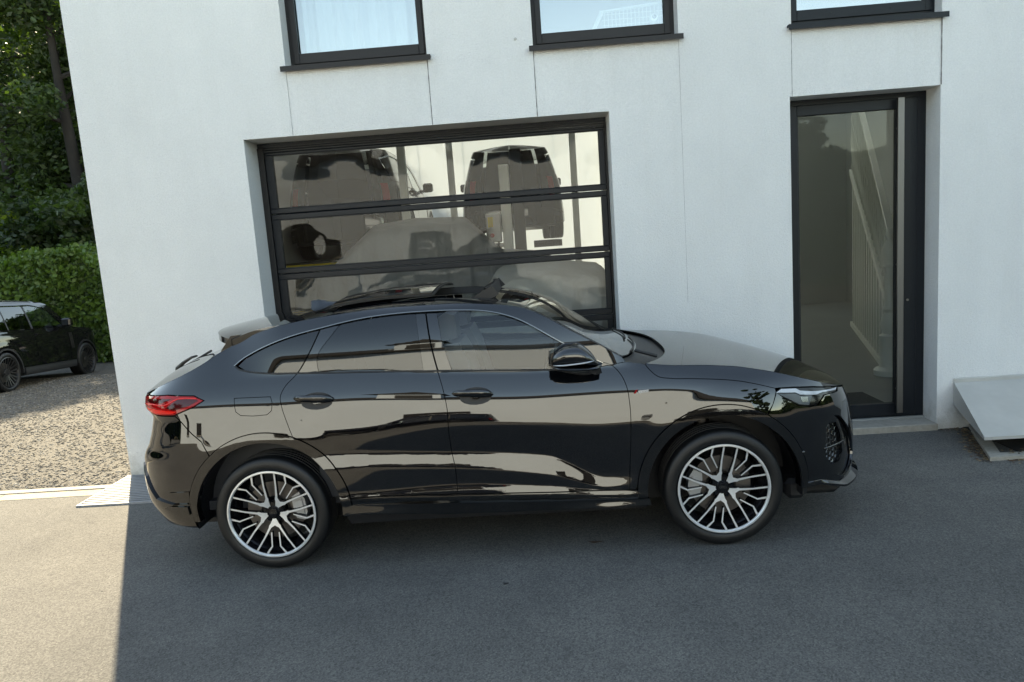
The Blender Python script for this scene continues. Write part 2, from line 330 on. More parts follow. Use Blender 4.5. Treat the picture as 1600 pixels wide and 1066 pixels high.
class Body:
    def __init__(s,S,root): s.S=S; s.root=root
    def panel(s,name,poly,m,gap=.0022,off=0.,flange=.014,holes=(),du=.035,dz=.012,chart='side',sides=(1,-1),parent=None,step=.018,fn=None,inner=None):
        S=s.S
        poly=_inset(_resample(poly,step),gap); hs=[_inset(_resample(h,step),-gap) for h in holes]
        B=[poly]+[h for h in hs]
        lo,hi=poly.min(0),poly.max(0)
        gx=np.arange(lo[0]+du*.5,hi[0],du); gz=np.arange(lo[1]+dz*.5,hi[1],dz)
        G=np.array([(x+(du/2 if j%2 else 0),z) for j,z in enumerate(gz) for x in gx]).reshape(-1,2)
        if len(G):
            k=_inpoly(G,poly)
            for h in hs: k&=~_inpoly(G,h)
            G=G[k]
        if len(G):
            bp=np.concatenate(B); sc=np.array([du*.45,dz*.55]); keep=np.ones(len(G),bool)
            for c in range(0,len(G),4000):
                d=((G[c:c+4000,None,:]-bp[None])/sc); keep[c:c+4000]=(d**2).sum(2).min(1)>1
            G=G[keep]
        vs=[]; es=[]
        for b in B:
            o=len(vs); vs+=[tuple(q) for q in b]; es+=[(o+i,o+(i+1)%len(b)) for i in range(len(b))]
        nb=len(vs); vs+=[tuple(q) for q in G]
        sc=np.array([1.,du/dz*.6]) if dz<du else np.array([1.,1.])
        r=delaunay_2d_cdt([Vector((v[0]*sc[0],v[1]*sc[1])) for v in vs],es,[],0,1e-7)
        V2=np.array([(v.x/sc[0],v.y/sc[1]) for v in r[0]]); T=np.array([f for f in r[2] if len(f)==3])
        c=V2[T].mean(1); k=_inpoly(c,poly)
        for h in hs: k&=~_inpoly(c,h)
        T=T[k]
        a=V2[T]; ar=(a[:,1,0]-a[:,0,0])*(a[:,2,1]-a[:,0,1])-(a[:,2,0]-a[:,0,0])*(a[:,1,1]-a[:,0,1]); T[ar<0]=T[ar<0][:,::-1]
        if chart=='side': PP=S.P(V2[:,0],V2[:,1]); NN=S.N(V2[:,0],V2[:,1])
        else: PP=S.T(V2[:,0],V2[:,1]); NN=S.TN(V2[:,0],V2[:,1])
        PP=PP+NN*off
        if fn is not None: PP=fn(PP,V2)
        # boundary loops -> flange
        FV=[];FF=[]
        for b in B:
            b=np.asarray(b)
            if chart=='side': q=S.P(b[:,0],b[:,1]); nn=S.N(b[:,0],b[:,1])
            else: q=S.T(b[:,0],b[:,1]); nn=S.TN(b[:,0],b[:,1])
            q=q+nn*off
            if fn is not None: q=fn(q,b)
            o=len(V2)+len(FV); n=len(b); FV+=list(q)+list(q-nn*flange)
            FF+=[(o+i,o+n+i,o+n+(i+1)%n,o+(i+1)%n) for i in range(n)]
        V=np.concatenate([PP,np.array(FV)]) if FV else PP
        outs=[]
        for sd in sides:
            # near side of the car lies towards -Y
            VV=V*np.array([1,-sd,1]); NS=NN*np.array([1,-sd,1])
            tris=[tuple(t) for t in T]; fl=[tuple(f) for f in FF]
            if sd<0: tris=[t[::-1] for t in tris]; fl=[f[::-1] for f in fl]
            if chart!='side': pass
            me=D.meshes.new(name); me.from_pydata(VV.tolist(),[],[list(map(int,t)) for t in tris+fl]); me.materials.append(m)
            me.polygons.foreach_set('use_smooth',[True]*len(tris)+[False]*len(fl)); me.update()
            ln=np.zeros((len(me.loops),3)); li=np.empty(len(me.loops),int); me.loops.foreach_get('vertex_index',li); nt_=len(tris)*3
            ln[:nt_]=NS[li[:nt_]]
            # faces whose winding disagrees with the analytic normal are turned over
            me.normals_split_custom_set(ln.tolist())
            outs.append(link(D.objects.new(name,me),parent or s.root))
        return outs
    def strip(s,name,line,m,w=.012,h=.006,sides=(1,-1),off=.0,parent=None):
        """raised trim strip following a line on the side chart"""
        l=np.asarray(smooth_line(line,.02)); P=s.S.P(l[:,0],l[:,1]); N=s.S.N(l[:,0],l[:,1]); t=np.gradient(P,axis=0); t/=np.linalg.norm(t,axis=1,keepdims=True); b=np.cross(N,t)
        prof=[(-.5,-.3),(-.5,.5),(-.3,1),(.3,1),(.5,.5),(.5,-.3)]; n=len(prof); outs=[]
        for sd in sides:
            V=[];F=[]
            for i in range(len(l)):
                for (a,c) in prof:
                    p=P[i]+b[i]*a*w+N[i]*(c*h+off); V.append((p[0],-sd*p[1],p[2]))
            for i in range(len(l)-1):
                for k in range(n-1):
                    f=(i*n+k,i*n+n+k,i*n+n+k+1,i*n+k+1); F.append(f if sd<0 else f[::-1])
            F+=[tuple(range(n)),tuple(range(len(V)-1,len(V)-n-1,-1))]
            outs.append(mesh(name,V,F,m,parent or s.root,auto=40))
        return outs
# ---------------------------------------------------------------- wheel
def make_tyre(parent,Ro=.367,Ri=.283,w=.25,sections=72):
    f=w/2
    pr=[(Ri-.004,-f+.03),(Ri,-f+.012),(Ri+.006,-f+.004),(Ri+.02,-f-.004),(Ri+.042,-f-.006),(Ro-.022,-f+.0),(Ro-.012,-f+.006),(Ro-.006,-f+.016),(Ro-.001,-f+.034)]
    g=[]; x=-f+.034
    for gx in (-.052,-.017,.017,.052): g+=[(Ro,gx-.006),(Ro-.008,gx-.004),(Ro-.008,gx+.004),(Ro,gx+.006)]
    pr=pr+g+[(r,-h) for r,h in pr[::-1]]
    b=MB(); b.lathe(pr,n=sections); t=b.build('tyre',M['tyre'],parent,auto=35)
    # shoulder sipes
    s=MB()
    for k in range(80):
        a=2*math.pi*k/80; c,sn=math.cos(a),math.sin(a); dx,dz=-sn*.0022,c*.0022
        for sg in (-1,1):
            y0,y1=sg*(f-.004),sg*(f-.034); r0,r1=Ro-.012,Ro+.0012
            s.add([(c*r0+dx,y0,sn*r0+dz),(c*r0-dx,y0,sn*r0-dz),(c*r1-dx,y1,sn*r1-dz),(c*r1+dx,y1,sn*r1+dz)],[(0,1,2,3),(3,2,1,0)])
    return t
def make_wheel_v(parent,rot,caliper_deg,hand=1):
    """multi V-spoke machined wheel; outer face towards -Y * hand"""
    W=link(D.objects.new('wheel',None),parent); W.empty_display_size=.1
    make_tyre(W)
    A=D.objects
    yf=-.118
    def yr(r): return yf+.004+.030*max(0,1-r/.27)**1.2        # dish: deeper at the hub
    Rr=.273
    b=MB(); b.lathe([(.283,-.125),(.281,-.130),(.272,-.130),(.270,-.125),(.268,-.06),(.25,-.04),(.245,.09),(.262,.10),(.262,.12)],n=96); b.build('rim',[M['barrel']],W,auto=40)
    b=MB(); b.lathe([(.2835,-.1255),(.282,-.1315),(.2725,-.1325),(.268,-.128),(.266,-.120)],n=96); b.build('rim_lip',[M['silver']],W,auto=40)
    sp=MB()
    def bar(pts,ws,z=.028):
        """spoke arm: face machined, flanks black"""
        P=[np.array(p,float)*Rr for p in pts]; L=[];Q=[]
        for i,p in enumerate(P):
            t=(P[min(i+1,len(P)-1)]-P[max(i-1,0)]); t=t/np.linalg.norm(t); n=np.array([-t[1],t[0]]); 
            if 0<i<len(P)-1:
                t1=(P[i]-P[i-1]);t1/=np.linalg.norm(t1); k=1/max(.5,abs(np.dot(n,[-t1[1],t1[0]])))
            else: k=1
            w=ws[i]*Rr/2*k; L.append(p+n*w); Q.append(p-n*w)
        n=len(P); V=[];F=[];mi=[]
        for i in range(n):
            for q in (L[i],Q[i]):
                r=np.hypot(*q); V.append((q[0],yr(r),q[1]))
        for i in range(n):
            c=P[i]
            for q,qq in ((L[i],1),(Q[i],1)):
                r=np.hypot(*q); e=q+(q-c)*.35; V.append((e[0],yr(r)+z,e[1]))
        for i in range(n-1):
            a=i*2; F.append((a,a+1,a+3,a+2)); mi.append(1)
            F.append((2*n+a,a,a+2,2*n+a+2)); mi.append(0)
            F.append((a+1,2*n+a+1,2*n+a+3,a+3)); mi.append(0)
        F.append((0,2*n,2*n+1,1)); mi.append(0); a=2*n-2; F.append((a,a+1,a+1+2*n,a+2*n)); mi.append(0)
        base=len(sp.V); sp.V+=V; sp.F+=[tuple(x+base for x in f) for f in F]; sp.M+=mi
    spokes=[]
    for k in range(5):
        sp=MB(); th=R(-90+72*k+rot)
        ax=np.array([math.cos(th),math.sin(th)]); sd=np.array([-ax[1],ax[0]])
        def q(a,s): return ax*a+sd*s
        for s_ in (-1,1):
            bar([q(.17,0),q(.34,s_*.105),q(.60,s_*.262),q(.995-.115,s_*.455)],[.085,.054,.036,.042])
            bar([q(.47,s_*.088),q(.66,s_*.095),q(.80,s_*.098),q(.885,s_*.165),q(.965,s_*.225)],[.026,.031,.034,.042,.05])
        # filled root of the V
        for tri in ([q(.15,0),q(.31,-.135),q(.40,-.155),q(.315,0)],[q(.15,0),q(.315,0),q(.40,.155),q(.31,.135)]):
            T=[p*Rr for p in tri]; V=[(p[0],yr(np.hypot(*p))-.0008,p[1]) for p in T]+[(p[0],yr(np.hypot(*p))+.03,p[1]) for p in T]
            n=4; sp.add(V,[(0,1,2,3)],1); base=len(sp.V)-8
            for i in range(4): j=(i+1)%4; sp.F.append((base+i,base+4+i,base+4+j,base+j)); sp.M.append(0)
        o=sp.build('spoke',[M['rimblack'],M['silver']],W); spokes.append(o)
    h=MB(); h.lathe([(.001,-.088),(.036,-.088),(.040,-.084),(.066,-.082),(.071,-.075),(.073,-.02)],n=40)
    for k in range(5):
        a=R(90+72*k+rot); h.lathe([(.001,-.09),(.011,-.09),(.0125,-.08),(.0125,-.06)],c=(.056*math.cos(a),0,.056*math.sin(a)),n=6)
    h.build('hub',[M['rimblack']],W,auto=40)
    c=MB(); c.lathe([(.001,-.098),(.026,-.097),(.029,-.092),(.03,-.085)],n=32); cp=c.build('hub_cap',[M['rimblack']],W,auto=40)
    e=MB()
    c_,s_=math.cos(R(rot)),math.sin(R(rot))
    for k in range(4):
        cx=(k-1.5)*.0105; n=16; pts=[]
        for j in range(n+1):
            a=2*math.pi*j/n; X=cx+.0062*math.cos(a); Z=.0062*math.sin(a); pts.append((X*c_-Z*s_,-.0985,X*s_+Z*c_))
        e.tube(pts,.0012,5,cap=False)
    e.build('hub_emblem',[M['chrome']],W)
    d=MB(); d.lathe([(.07,-.02),(.085,-.045),(.092,-.05),(.093,-.035),(.186,-.035),(.187,-.03),(.187,-.004),(.09,-.004)],n=64); d.build('brake_disc',[M['disc']],W,auto=40)
    cb=MB(); a0=caliper_deg
    pts=[(r_*math.cos(R(a0+t)),r_*math.sin(R(a0+t))) for r_,t in ((.205,-27),(.212,-12),(.213,12),(.205,27),(.15,29),(.13,14),(.128,-14),(.15,-29))]
    cb.prism(pts,-.072,.0,'y')
    pts=[(r_*math.cos(R(a0+t)),r_*math.sin(R(a0+t))) for r_,t in ((.195,-14),(.197,14),(.15,15),(.147,-15))]
    cb.prism(pts,-.08,-.07,'y'); cb.build('brake_caliper',[M['caliper']],W,auto=30)
    if hand<0: W.rotation_euler=(0,0,math.pi)
    return W
def suspension(parent,x,sd):
    b=MB(); b.tube([(x-.02,-sd*.62,.35),(x-.05,-sd*.60,.86)],.03,10); b.lathe([(.05,0),(.05,.12),(.03,.14)],c=(x-.05,-sd*.60,.62),n=16,axis='z',m=1)
    return b.build('shock_absorber',[M['plastic'],M['disc']],parent,auto=40)
# ---------------------------------------------------------------- the coupe SUV
def make_coupe():
    root=empty('parked_car',(X0,YC,0),label='glossy black coupe SUV with silver V-spoke wheels parked broadside before the garage door',cat='car')
    S=CarSurface(STATIONS,WREF,.75,FRONT,REAR,CREST,ZMID,ARCHES); B=Body(S,root)
    RA=.53; zc=.367
    dlo_top=smooth_line([(-0.179,1.305),(-0.122,1.346),(-0.057,1.379),(0.061,1.427),(0.178,1.463),(0.288,1.488),(0.389,1.506),(0.511,1.528),(0.682,1.551),(0.85,1.562),(1.054,1.565),(1.235,1.56),(1.434,1.541),(1.533,1.517),(1.63,1.48),(1.726,1.427),(1.821,1.366),(1.915,1.307),(2.009,1.247),(2.13,1.186)])
    dlo_bot=smooth_line([(-0.179,1.305),(-0.155,1.284),(-0.1,1.266),(0.006,1.249),(0.231,1.235),(0.364,1.229),(1.115,1.197),(1.209,1.192),(1.806,1.158),(2.1,1.146),(2.13,1.186)])
    def cut(line,x0,x1): return [p for p in line if x0<p[0]<x1]
    seamC=smooth_line([(.389,1.506),(.321,1.371),(.231,1.236),(.15,1.155),(.128,1.11),(.135,1.045),(.160,.96),(.1945,.86)])
    seamB=smooth_line([(1.054,1.565),(1.082,1.36),(1.115,1.198),(1.150,1.059),(1.162,.974),(1.163,.833),(1.170,.70),(1.183,.62),(1.188,.507),(1.186,.446)])
    seamA=smooth_line([(2.13,1.186),(2.175,1.168),(2.232,1.108),(2.262,1.032),(2.272,.937),(2.268,.742),(2.254,.552),(2.243,.40)])
    below=lambda l,z: [p for p in l if p[1]<=z]; above=lambda l,z:[p for p in l if p[1]>=z]
    a_end=math.degrees(math.asin((.86-zc)/RA))          # where the rear door meets the arch
    q0=math.degrees(math.atan2(.455-zc,math.sqrt(RA**2-(.455-zc)**2)))
    # doors
    rd=[(.231,1.235)]+[p for p in below(seamC,1.234)]+arc(0,zc,RA,a_end-.6,q0,16)[1:]+[(.73,.461),(1.186,.446)]+below(seamB,1.197)[::-1][1:]+cut(dlo_bot,.235,1.113)[::-1]
    B.panel('rear_door',rd,M['paint'])
    fd=[(1.115,1.197)]+below(seamB,1.19)+[(1.7,.425),(2.243,.40)]+[p for p in seamA if p[1]<1.18][::-1][1:]+[(2.13,1.186)]+cut(dlo_bot,1.12,2.128)[::-1]
    B.panel('front_door',fd,M['paint'])
    # side frame: quarter panel, C pillar, roof rail, A pillar
    cr=lambda us:[(u,float(S.crest(u))) for u in us]
    qp=[(.1945,.86)]+above(seamC,.861)[::-1][1:-1]      # up the door seam
    qp=[(.1945,.86)]+[p for p in seamC[::-1] if .861<p[1]<1.236]+cut(dlo_bot,-.17,.23)[::-1]+[(-.179,1.305)]+cut(dlo_top,-.17,2.12)+[(2.13,1.186),(2.175,1.168),(2.27,1.178)]+cr(np.arange(2.25,-.92,-.04))+[(-.93,1.152),(-.925,1.14),(-.871,1.137),(-.658,1.150),(-.44,1.143),(-.362,1.110),(-.45,1.068),(-.592,1.024),(-.53,.965),(-.468,.912),(-.40,.862)]
    ta=math.degrees(math.acos(-.345/RA)); qp+=arc(0,zc,RA,ta,a_end,22)[:-1]
    fuel=[(-.167,1.113),(-.165,1.065),(-.158,1.03),(-.128,1.007),(-.05,1.0),(.04,1.003),(.07,1.026),(.076,1.072),(.066,1.11)]
    B.panel('side_frame',qp,M['paint'],holes=[fuel],gap=.0018)
    B.panel('fuel_flap',fuel,M['paint'],gap=.002,sides=(1,))
    # front fender, clamshell bonnet side
    af0=180-math.degrees(math.asin((.43-zc)/RA)); ff=[(2.243,.40)]+[p for p in seamA[::-1] if .40<p[1]<1.165]+[(2.175,1.168),(2.27,1.178),(2.35,1.165),(2.386,1.155)]
    hl=smooth_line([(2.386,1.155),(2.414,1.118),(2.455,1.082),(2.53,1.066),(2.655,1.056),(2.9,1.03),(3.08,.995),(3.19,.966)])
    ff+=hl[1:]+[(3.188,.944),(3.146,.875),(3.095,.82)]
    af1=math.degrees(math.atan2(.82-zc,3.095-2.82)); rr=math.hypot(.82-zc,3.095-2.82)
    ff+=[p for p in arc(2.82,zc,RA,math.degrees(math.acos(.275/RA))-1,af0,34)]+[(2.28,.40)]
    B.panel('front_fender',ff,M['paint'])
    hs=[(2.386,1.157)]+hl[1:]+[(3.232,.966),(3.344,.960),(3.491,.945),(3.773,.900),(3.95,.868),(4.2,.835),(4.40,.815)]+cr(np.arange(4.40,2.40,-.04))
    B.panel('bonnet_side',hs,M['paint'],gap=.002)
    # front bumper with intake
    lampo=[(3.183,.942),(3.232,.963),(3.344,.957),(3.491,.941),(3.773,.897),(3.745,.876),(3.561,.882),(3.511,.858),(3.481,.836),(3.401,.835),(3.326,.850),(3.252,.893)]
    intake=smooth_line([(3.473,.706),(3.526,.744),(3.60,.742),(3.672,.722),(3.72,.682),(3.85,.52),(3.86,.42),(3.773,.345),(3.574,.373),(3.453,.499),(3.473,.706)],.02)[:-1]
    fb=[(3.19,.940),(3.252,.891),(3.326,.848),(3.401,.833),(3.481,.834),(3.511,.856),(3.561,.880),(3.745,.874),(3.775,.893),(3.95,.862),(4.2,.83),(4.40,.81),(4.40,.30),(4.1,.29),(3.68,.295),(3.5,.335),(3.335,.355)]
    fb+=arc(2.82,zc,RA,0,math.degrees(math.acos(.275/RA))-1,14)+[(3.146,.875)]
    B.panel('front_bumper',fb,M['paint'],holes=[intake])
    B.panel('intake_surround',intake,M['paint2'],holes=[[(3.53,.675),(3.57,.70),(3.647,.69),(3.688,.6),(3.705,.49),(3.655,.43),(3.561,.43),(3.51,.495)]],off=-.02,gap=.0,flange=.05,sides=(1,-1))
    # recessed honeycomb in the intake
    for sd in (1,-1):
        h=MB(); hexr=.021
        B_=[(3.53,.675),(3.57,.70),(3.647,.69),(3.688,.6),(3.705,.49),(3.655,.43),(3.561,.43),(3.51,.495)]
        for i in range(-6,8):
            for j in range(-10,12):
                cu=3.6+i*hexr*1.5*1.15; cz=.56+(j+(i%2)*.5)*hexr*1.732
                if not _inpoly(np.array([[cu,cz]]),B_)[0]: continue
                pts=[]
                for k in range(7):
                    a=R(60*k); u_=cu+hexr*math.cos(a); z_=cz+hexr*math.sin(a); p=S.P(u_,z_)-S.N(u_,z_)*.045; pts.append((p[0],-sd*p[1],p[2]))
                h.tube(pts,.0045,4)
        h.build('intake_honeycomb',[M['paint2']],root)
        h=MB(); us=np.arange(3.5,3.74,.02); pts=[]
        for u_ in us:
            p=S.P(u_,.545+.02*(u_-3.5))-S.N(u_,.545)*.022; pts.append((p[0],-sd*p[1],p[2]))
        h.tube(pts,.007,8); h.build('intake_bar',[M['paint2']],root,smooth=True)
        h=MB(); p=S.P(3.318,.556); q=S.N(3.318,.556); h.lathe([(.001,-.003),(.010,-.003),(.0115,0)],c=(0,0,0),n=20); o=h.build('parking_sensor',[M['paint']],root,smooth=True)
        o.location=(p[0],-sd*p[1],p[2]); 
        o.rotation_euler=(0,0,math.atan2(q[0],q[1])*sd + (0 if sd>0 else math.pi))
    # front splitter blade
    us=np.arange(3.30,4.42,.03)
    for sd in (1,-1):
        b=MB(); V=[]; 
        for u_ in us:
            t=min(1,max(0,(u_-3.45)/.2)); k=.006+.034*t
            p=S.P(u_,.31); n_=S.N(u_,.31); n_=np.array([n_[0],n_[1],0]); n_/=np.linalg.norm(n_)
            for (o_,z_) in ((-.03,.385),(.004,.362),(k,.348),(k,.335),(-.04,.325)): v=p+n_*o_; V.append((v[0],-sd*v[1],z_-.055*t))
        F=[]
        for i in range(len(us)-1):
            for j in range(4): a=i*5+j; f=(a,a+5,a+6,a+1); F.append(f if sd<0 else f[::-1])
        b.add(V,F); b.build('front_splitter',[M['paint2']],root,auto=35)
    gr=[(3.98,.80),(4.2,.79),(4.40,.785),(4.40,.40),(4.15,.40),(4.02,.50)]
    B.panel('grille',gr,M['plastic'],off=.004,flange=.004)
    M['lamp_black']=mat('lamp_housing_black',(.006,.006,.007),.12,ior=1.42)
    # headlamp: glossy housing, light bar, lower lens
    B.panel('headlamp_housing',lampo,M['lamp_black'],off=-.006,gap=.002)
    lw=[(3.186,.940),(3.232,.959),(3.343,.952),(3.372,.935),(3.499,.915),(3.759,.895),(3.725,.885),(3.555,.899),(3.485,.894),(3.357,.911),(3.331,.927)]
    M['lamp_white']=mat('lamp_light_guide',(.40,.43,.47),.2,ior=1.5,coat=1)
    M['lamp_lens']=mat('lamp_lower_lens',(.09,.10,.105),.2,ior=1.4)
    for o in B.panel('headlamp',lw,M['lamp_white'],off=.001,gap=.001,flange=.006): pass
    B.panel('headlamp_lens',[(3.20,.93),(3.33,.922),(3.357,.906),(3.45,.896),(3.40,.842),(3.33,.855),(3.26,.897)],M['lamp_lens'],off=.0,gap=.001,flange=.006)
    B.panel('headlamp_projector',[(3.35,.900),(3.41,.893),(3.40,.86),(3.355,.866)],M['chrome'],off=.0015,gap=.001,flange=.002)
    # arch trims
    for nm,cx in (('rear',0.0),('front',2.82)):
        out=arc(cx,zc,RA-.002,-2,182,60); inn=arc(cx,zc,.468,182,-2,60)
        def lift(Pq,V2,cx=cx):
            d=np.hypot(V2[:,0]-cx,V2[:,1]-zc); k=np.clip((RA-d)/(RA-.468),0,1); Pq=Pq.copy(); Pq[:,1]+= .006+.016*np.sin(k*math.pi*.5)*1.0-.03*np.clip(k-.7,0,1); return Pq
        B.panel('arch_trim',out+inn,M['paint2'],gap=.0015,fn=lift,flange=.05,du=.02,dz=.02,step=.02)
        for sd in (1,-1):
            b=MB(); n=40; V=[]
            for k in range(n+1):
                a=R(-8+196*k/n); 
                for (r_,y_) in ((.468,.96),(.472,.60)): V.append((cx+r_*math.cos(a),-sd*y_,zc+r_*math.sin(a)))
            F=[(2*k,2*k+1,2*k+3,2*k+2) for k in range(n)]
            b.add(V,F); b.add([(cx+.48*math.cos(R(t)),-sd*.6,zc+.48*math.sin(R(t))) for t in range(-20,205,9)],[tuple(range(25))]); b.build('wheel_well',[M['plastic']],root)
            suspension(root,cx,sd)
    # sill and side skirt
    B.panel('sill',[(.54,.357),(.522,.448),(.73,.457),(1.186,.442),(1.7,.421),(2.243,.397),(2.285,.397),(2.35,.36),(2.35,.318),(1.9,.322),(1.15,.338)],M['paint2'],gap=.002,off=-.002)
    B.panel('side_skirt',[(.48,.357),(.465,.415),(.52,.413),(1.2,.395),(2.36,.345),(2.37,.30),(1.9,.305),(1.15,.318)],M['paint2'],off=.012,gap=.001,flange=.03)
    B.panel('lower_sill',[(.47,.36),(1.15,.335),(1.9,.318),(2.37,.31),(2.35,.27),(.5,.27)],M['plastic'],off=-.02)
    # rear: lamp, bumper, tailgate
    M['red']=mat('tail_lamp_red',(.34,.002,.005),.08,ior=1.45); M['reddark']=mat('tail_lamp_dark_red',(.06,.001,.003),.08,ior=1.5)
    M['redbright']=mat('tail_lamp_bright',(.80,.015,.012),.1,ior=1.45)
    tl=[(-1.10,1.075),(-1.02,1.115),(-.871,1.133),(-.658,1.146),(-.44,1.139),(-.366,1.110),(-.452,1.071),(-.596,1.027),(-.777,1.022),(-1.0,1.045)]
    for o in B.panel('tail_lamp',tl,M['red'],off=.004,gap=.002):
        pass
    B.panel('tail_lamp_band',[(-.86,1.118),(-.60,1.128),(-.64,1.112),(-.70,1.096),(-.80,1.092),(-.93,1.096)],M['reddark'],off=.0055,gap=.001,flange=.002)
    B.panel('tail_lamp_band',[(-.60,1.098),(-.56,1.122),(-.44,1.125),(-.40,1.11),(-.47,1.082),(-.58,1.055),(-.66,1.068)],M['reddark'],off=.0055,gap=.001,flange=.002)
    B.panel('tail_lamp_strip',[(-.90,1.062),(-.64,1.056),(-.56,1.05),(-.60,1.036),(-.77,1.031),(-.88,1.045)],M['redbright'],off=.006,gap=.001,flange=.002)
    B.strip('tail_lamp_line',[(-.98,1.072),(-.80,1.086),(-.66,1.088),(-.56,1.124),(-.42,1.124)],M['redbright'],w=.006,h=.002,off=.005)
    uE=-.3-float(S.pr[0][-1])
    rb=[(-.596,1.020),(-.53,.961),(-.468,.908),(-.40,.858)]+arc(0,zc,RA,ta+.5,188,14)+[(-.53,.30),(-.7,.30),(-1.1,.33),(-1.4,.35),(uE+.002,.35),(uE+.002,1.0),(-1.3,1.0),(-1.0,1.038),(-.777,1.016)]
    B.panel('rear_bumper',rb,M['paint'])
    tg=[(-.935,1.152),(-.93,1.139),(-1.02,1.119),(-1.10,1.08),(-1.3,1.05),(uE+.002,1.05),(uE+.002,1.11),(-1.4,1.11),(-1.2,1.118),(-1.0,1.14)]
    B.panel('tailgate_edge',tg,M['paint2'])
    B.panel('tail_light_bar',[(-1.10,1.075),(-1.3,1.05),(uE+.002,1.05),(uE+.002,1.0),(-1.3,1.0),(-1.0,1.042)],M['reddark'],off=.002)
    rt=[(-.95,.56),(-.634,.537),(-.50,.548),(-.50,.50),(-.66,.485),(-.95,.50)]
    B.panel('bumper_trim',[(-.66,.535),(-.50,.548),(-.505,.515),(-.63,.505)],M['paint2'],off=.008,flange=.01)
    B.panel('diffuser',[(-.50,.47),(-.64,.46),(-.80,.48),(-.95,.60),(-1.1,.66),(-1.3,.62),(-1.3,.34),(-.9,.315),(-.51,.32)],M['paint2'],off=.014,flange=.03)
    B.panel('exhaust_trim',[(-.515,.455),(-.65,.452),(-.72,.43),(-.62,.405),(-.515,.40)],M['paint2'],off=.026,flange=.015)
    # windows and pillars
    wr_l=smooth_line([(.505,1.512),(.455,1.455),(.36,1.315),(.366,1.24)]); 
    topq=lambda x0,x1,d=.012:[(p[0],p[1]-d) for p in cut(dlo_top,x0,x1)]
    botq=lambda x0,x1,d=.008:[(p[0],p[1]+d) for p in cut(dlo_bot,x0,x1)]
    seamCq=[p for p in seamC if 1.247<p[1]<1.49]
    B.panel('quarter_window',[(-.155,1.303)]+topq(-.13,.375)+[(.378,1.487)]+[(p[0]-.004,p[1]) for p in seamCq]+[(.233,1.244)]+botq(-.12,.23)[::-1],M['dark_glass'],off=-.006,gap=.001)
    B.panel('rear_pillar_cover',[(.386,1.494)]+[(p[0]+.004,p[1]) for p in seamCq]+[(.241,1.244)]+botq(.245,.362)+[(.366,1.24)]+wr_l[::-1][1:]+topq(.395,.50)[::-1],M['paint2'],off=-.003,gap=.001)
    B.panel('rear_window',wr_l[:]+botq(.37,1.02)+[(1.025,1.208),(.992,1.550)]+topq(.515,.985)[::-1],M['dark_glass'],off=-.006,gap=.001)
    B.panel('door_pillar_cover',[(1.025,1.208),(.992,1.551),(1.049,1.551)]+[(p[0]-.004,p[1]) for p in seamB if 1.21<p[1]<1.55]+[(1.109,1.205)],M['paint2'],off=-.003,gap=.001)
    wf=[(1.126,1.548),(1.149,1.39),(1.200,1.201)]
    B.panel('door_pillar_cover',[(1.059,1.551),(1.126,1.549),(1.149,1.39),(1.200,1.201),(1.119,1.205)]+[(p[0]+.004,p[1]) for p in seamB if 1.21<p[1]<1.55][::-1],M['paint2'],off=-.003,gap=.001)
    B.panel('front_window',wf+botq(1.21,2.085)+[(2.10,1.160),(2.112,1.178)]+topq(1.13,2.10)[::-1],M['car_glass'],off=-.006,gap=.001)
    B.strip('window_trim',[(p[0],p[1]-.003) for p in dlo_top],M['chrome'],w=.009,h=.005)
    B.strip('window_seal',[(p[0],p[1]+.003) for p in dlo_bot if p[0]<2.1],M['plastic'],w=.010,h=.004)
    # dark liner behind all gaps
    lin=[(-.95,1.10),(-.6,1.15),(.1,1.19),(1.1,1.165),(2.2,1.12),(2.9,1.0),(3.5,.86),(4.3,.78),(4.3,.34),(3.36,.34)]+arc(2.82,zc,.50,-4,184,30)+[(2.3,.34),(.52,.36)]+arc(0,zc,.50,-2,186,30)+[(-.52,.36),(-1.0,.38),(-1.7,.42),(-1.7,.95)]
    B.panel('inner_body',lin,M['plastic'],off=-.045,gap=0,du=.08,dz=.04,flange=.001,step=.06)
    B.panel('inner_rail',cr(np.arange(-.2,2.25,.06))+[(p[0],p[1]+.008) for p in dlo_top[::-1] if p[0]>-.15],M['plastic'],off=-.03,gap=0,du=.06,dz=.04,flange=.001,step=.06)
    # ---- top surfaces
    def top(name,fn_u,m,nu=24,nv=40,v0=-1,v1=1,off=0.,depth=.0,side_clip=None):
        """fn_u(v) -> (u_rear,u_front)"""
        vv=np.linspace(v0,v1,nv+1); Ug=np.zeros((nu+1,nv+1)); Vg=np.zeros_like(Ug)
        for j,v in enumerate(vv):
            a,b=fn_u(v); Ug[:,j]=np.linspace(a,b,nu+1); Vg[:,j]=v
        P=S.T(Ug,Vg); N=S.TN(Ug,Vg); P=P+N*off; P=P.reshape(-1,3)*np.array([1,-1,1]); N=N.reshape(-1,3)*np.array([1,-1,1]); F=[]; w=nv+1
        for i in range(nu):
            for j in range(nv): a=i*w+j; F.append((a,a+1,a+w+1,a+w))
        if depth:
            b=len(P); ring=[j for j in range(w)]+[i*w+w-1 for i in range(1,nu+1)]+[nu*w+j for j in range(w-2,-1,-1)]+[i*w for i in range(nu-1,0,-1)]
            Q=P[ring]; P=np.concatenate([P,Q,Q-N[ring]*depth]); n=len(ring); N=np.concatenate([N,N[ring],N[ring]])
            F+=[(b+i,b+(i+1)%n,b+n+(i+1)%n,b+n+i) for i in range(n)]
        me=D.meshes.new(name); me.from_pydata(P.tolist(),[],[list(map(int,f)) for f in F]); me.materials.append(m); me.polygons.foreach_set('use_smooth',[len(f) and i<nu*nv for i,f in enumerate(F)]); me.update()
        # make windings agree with the surface normal
        f0=me.polygons[nu*nv//2]
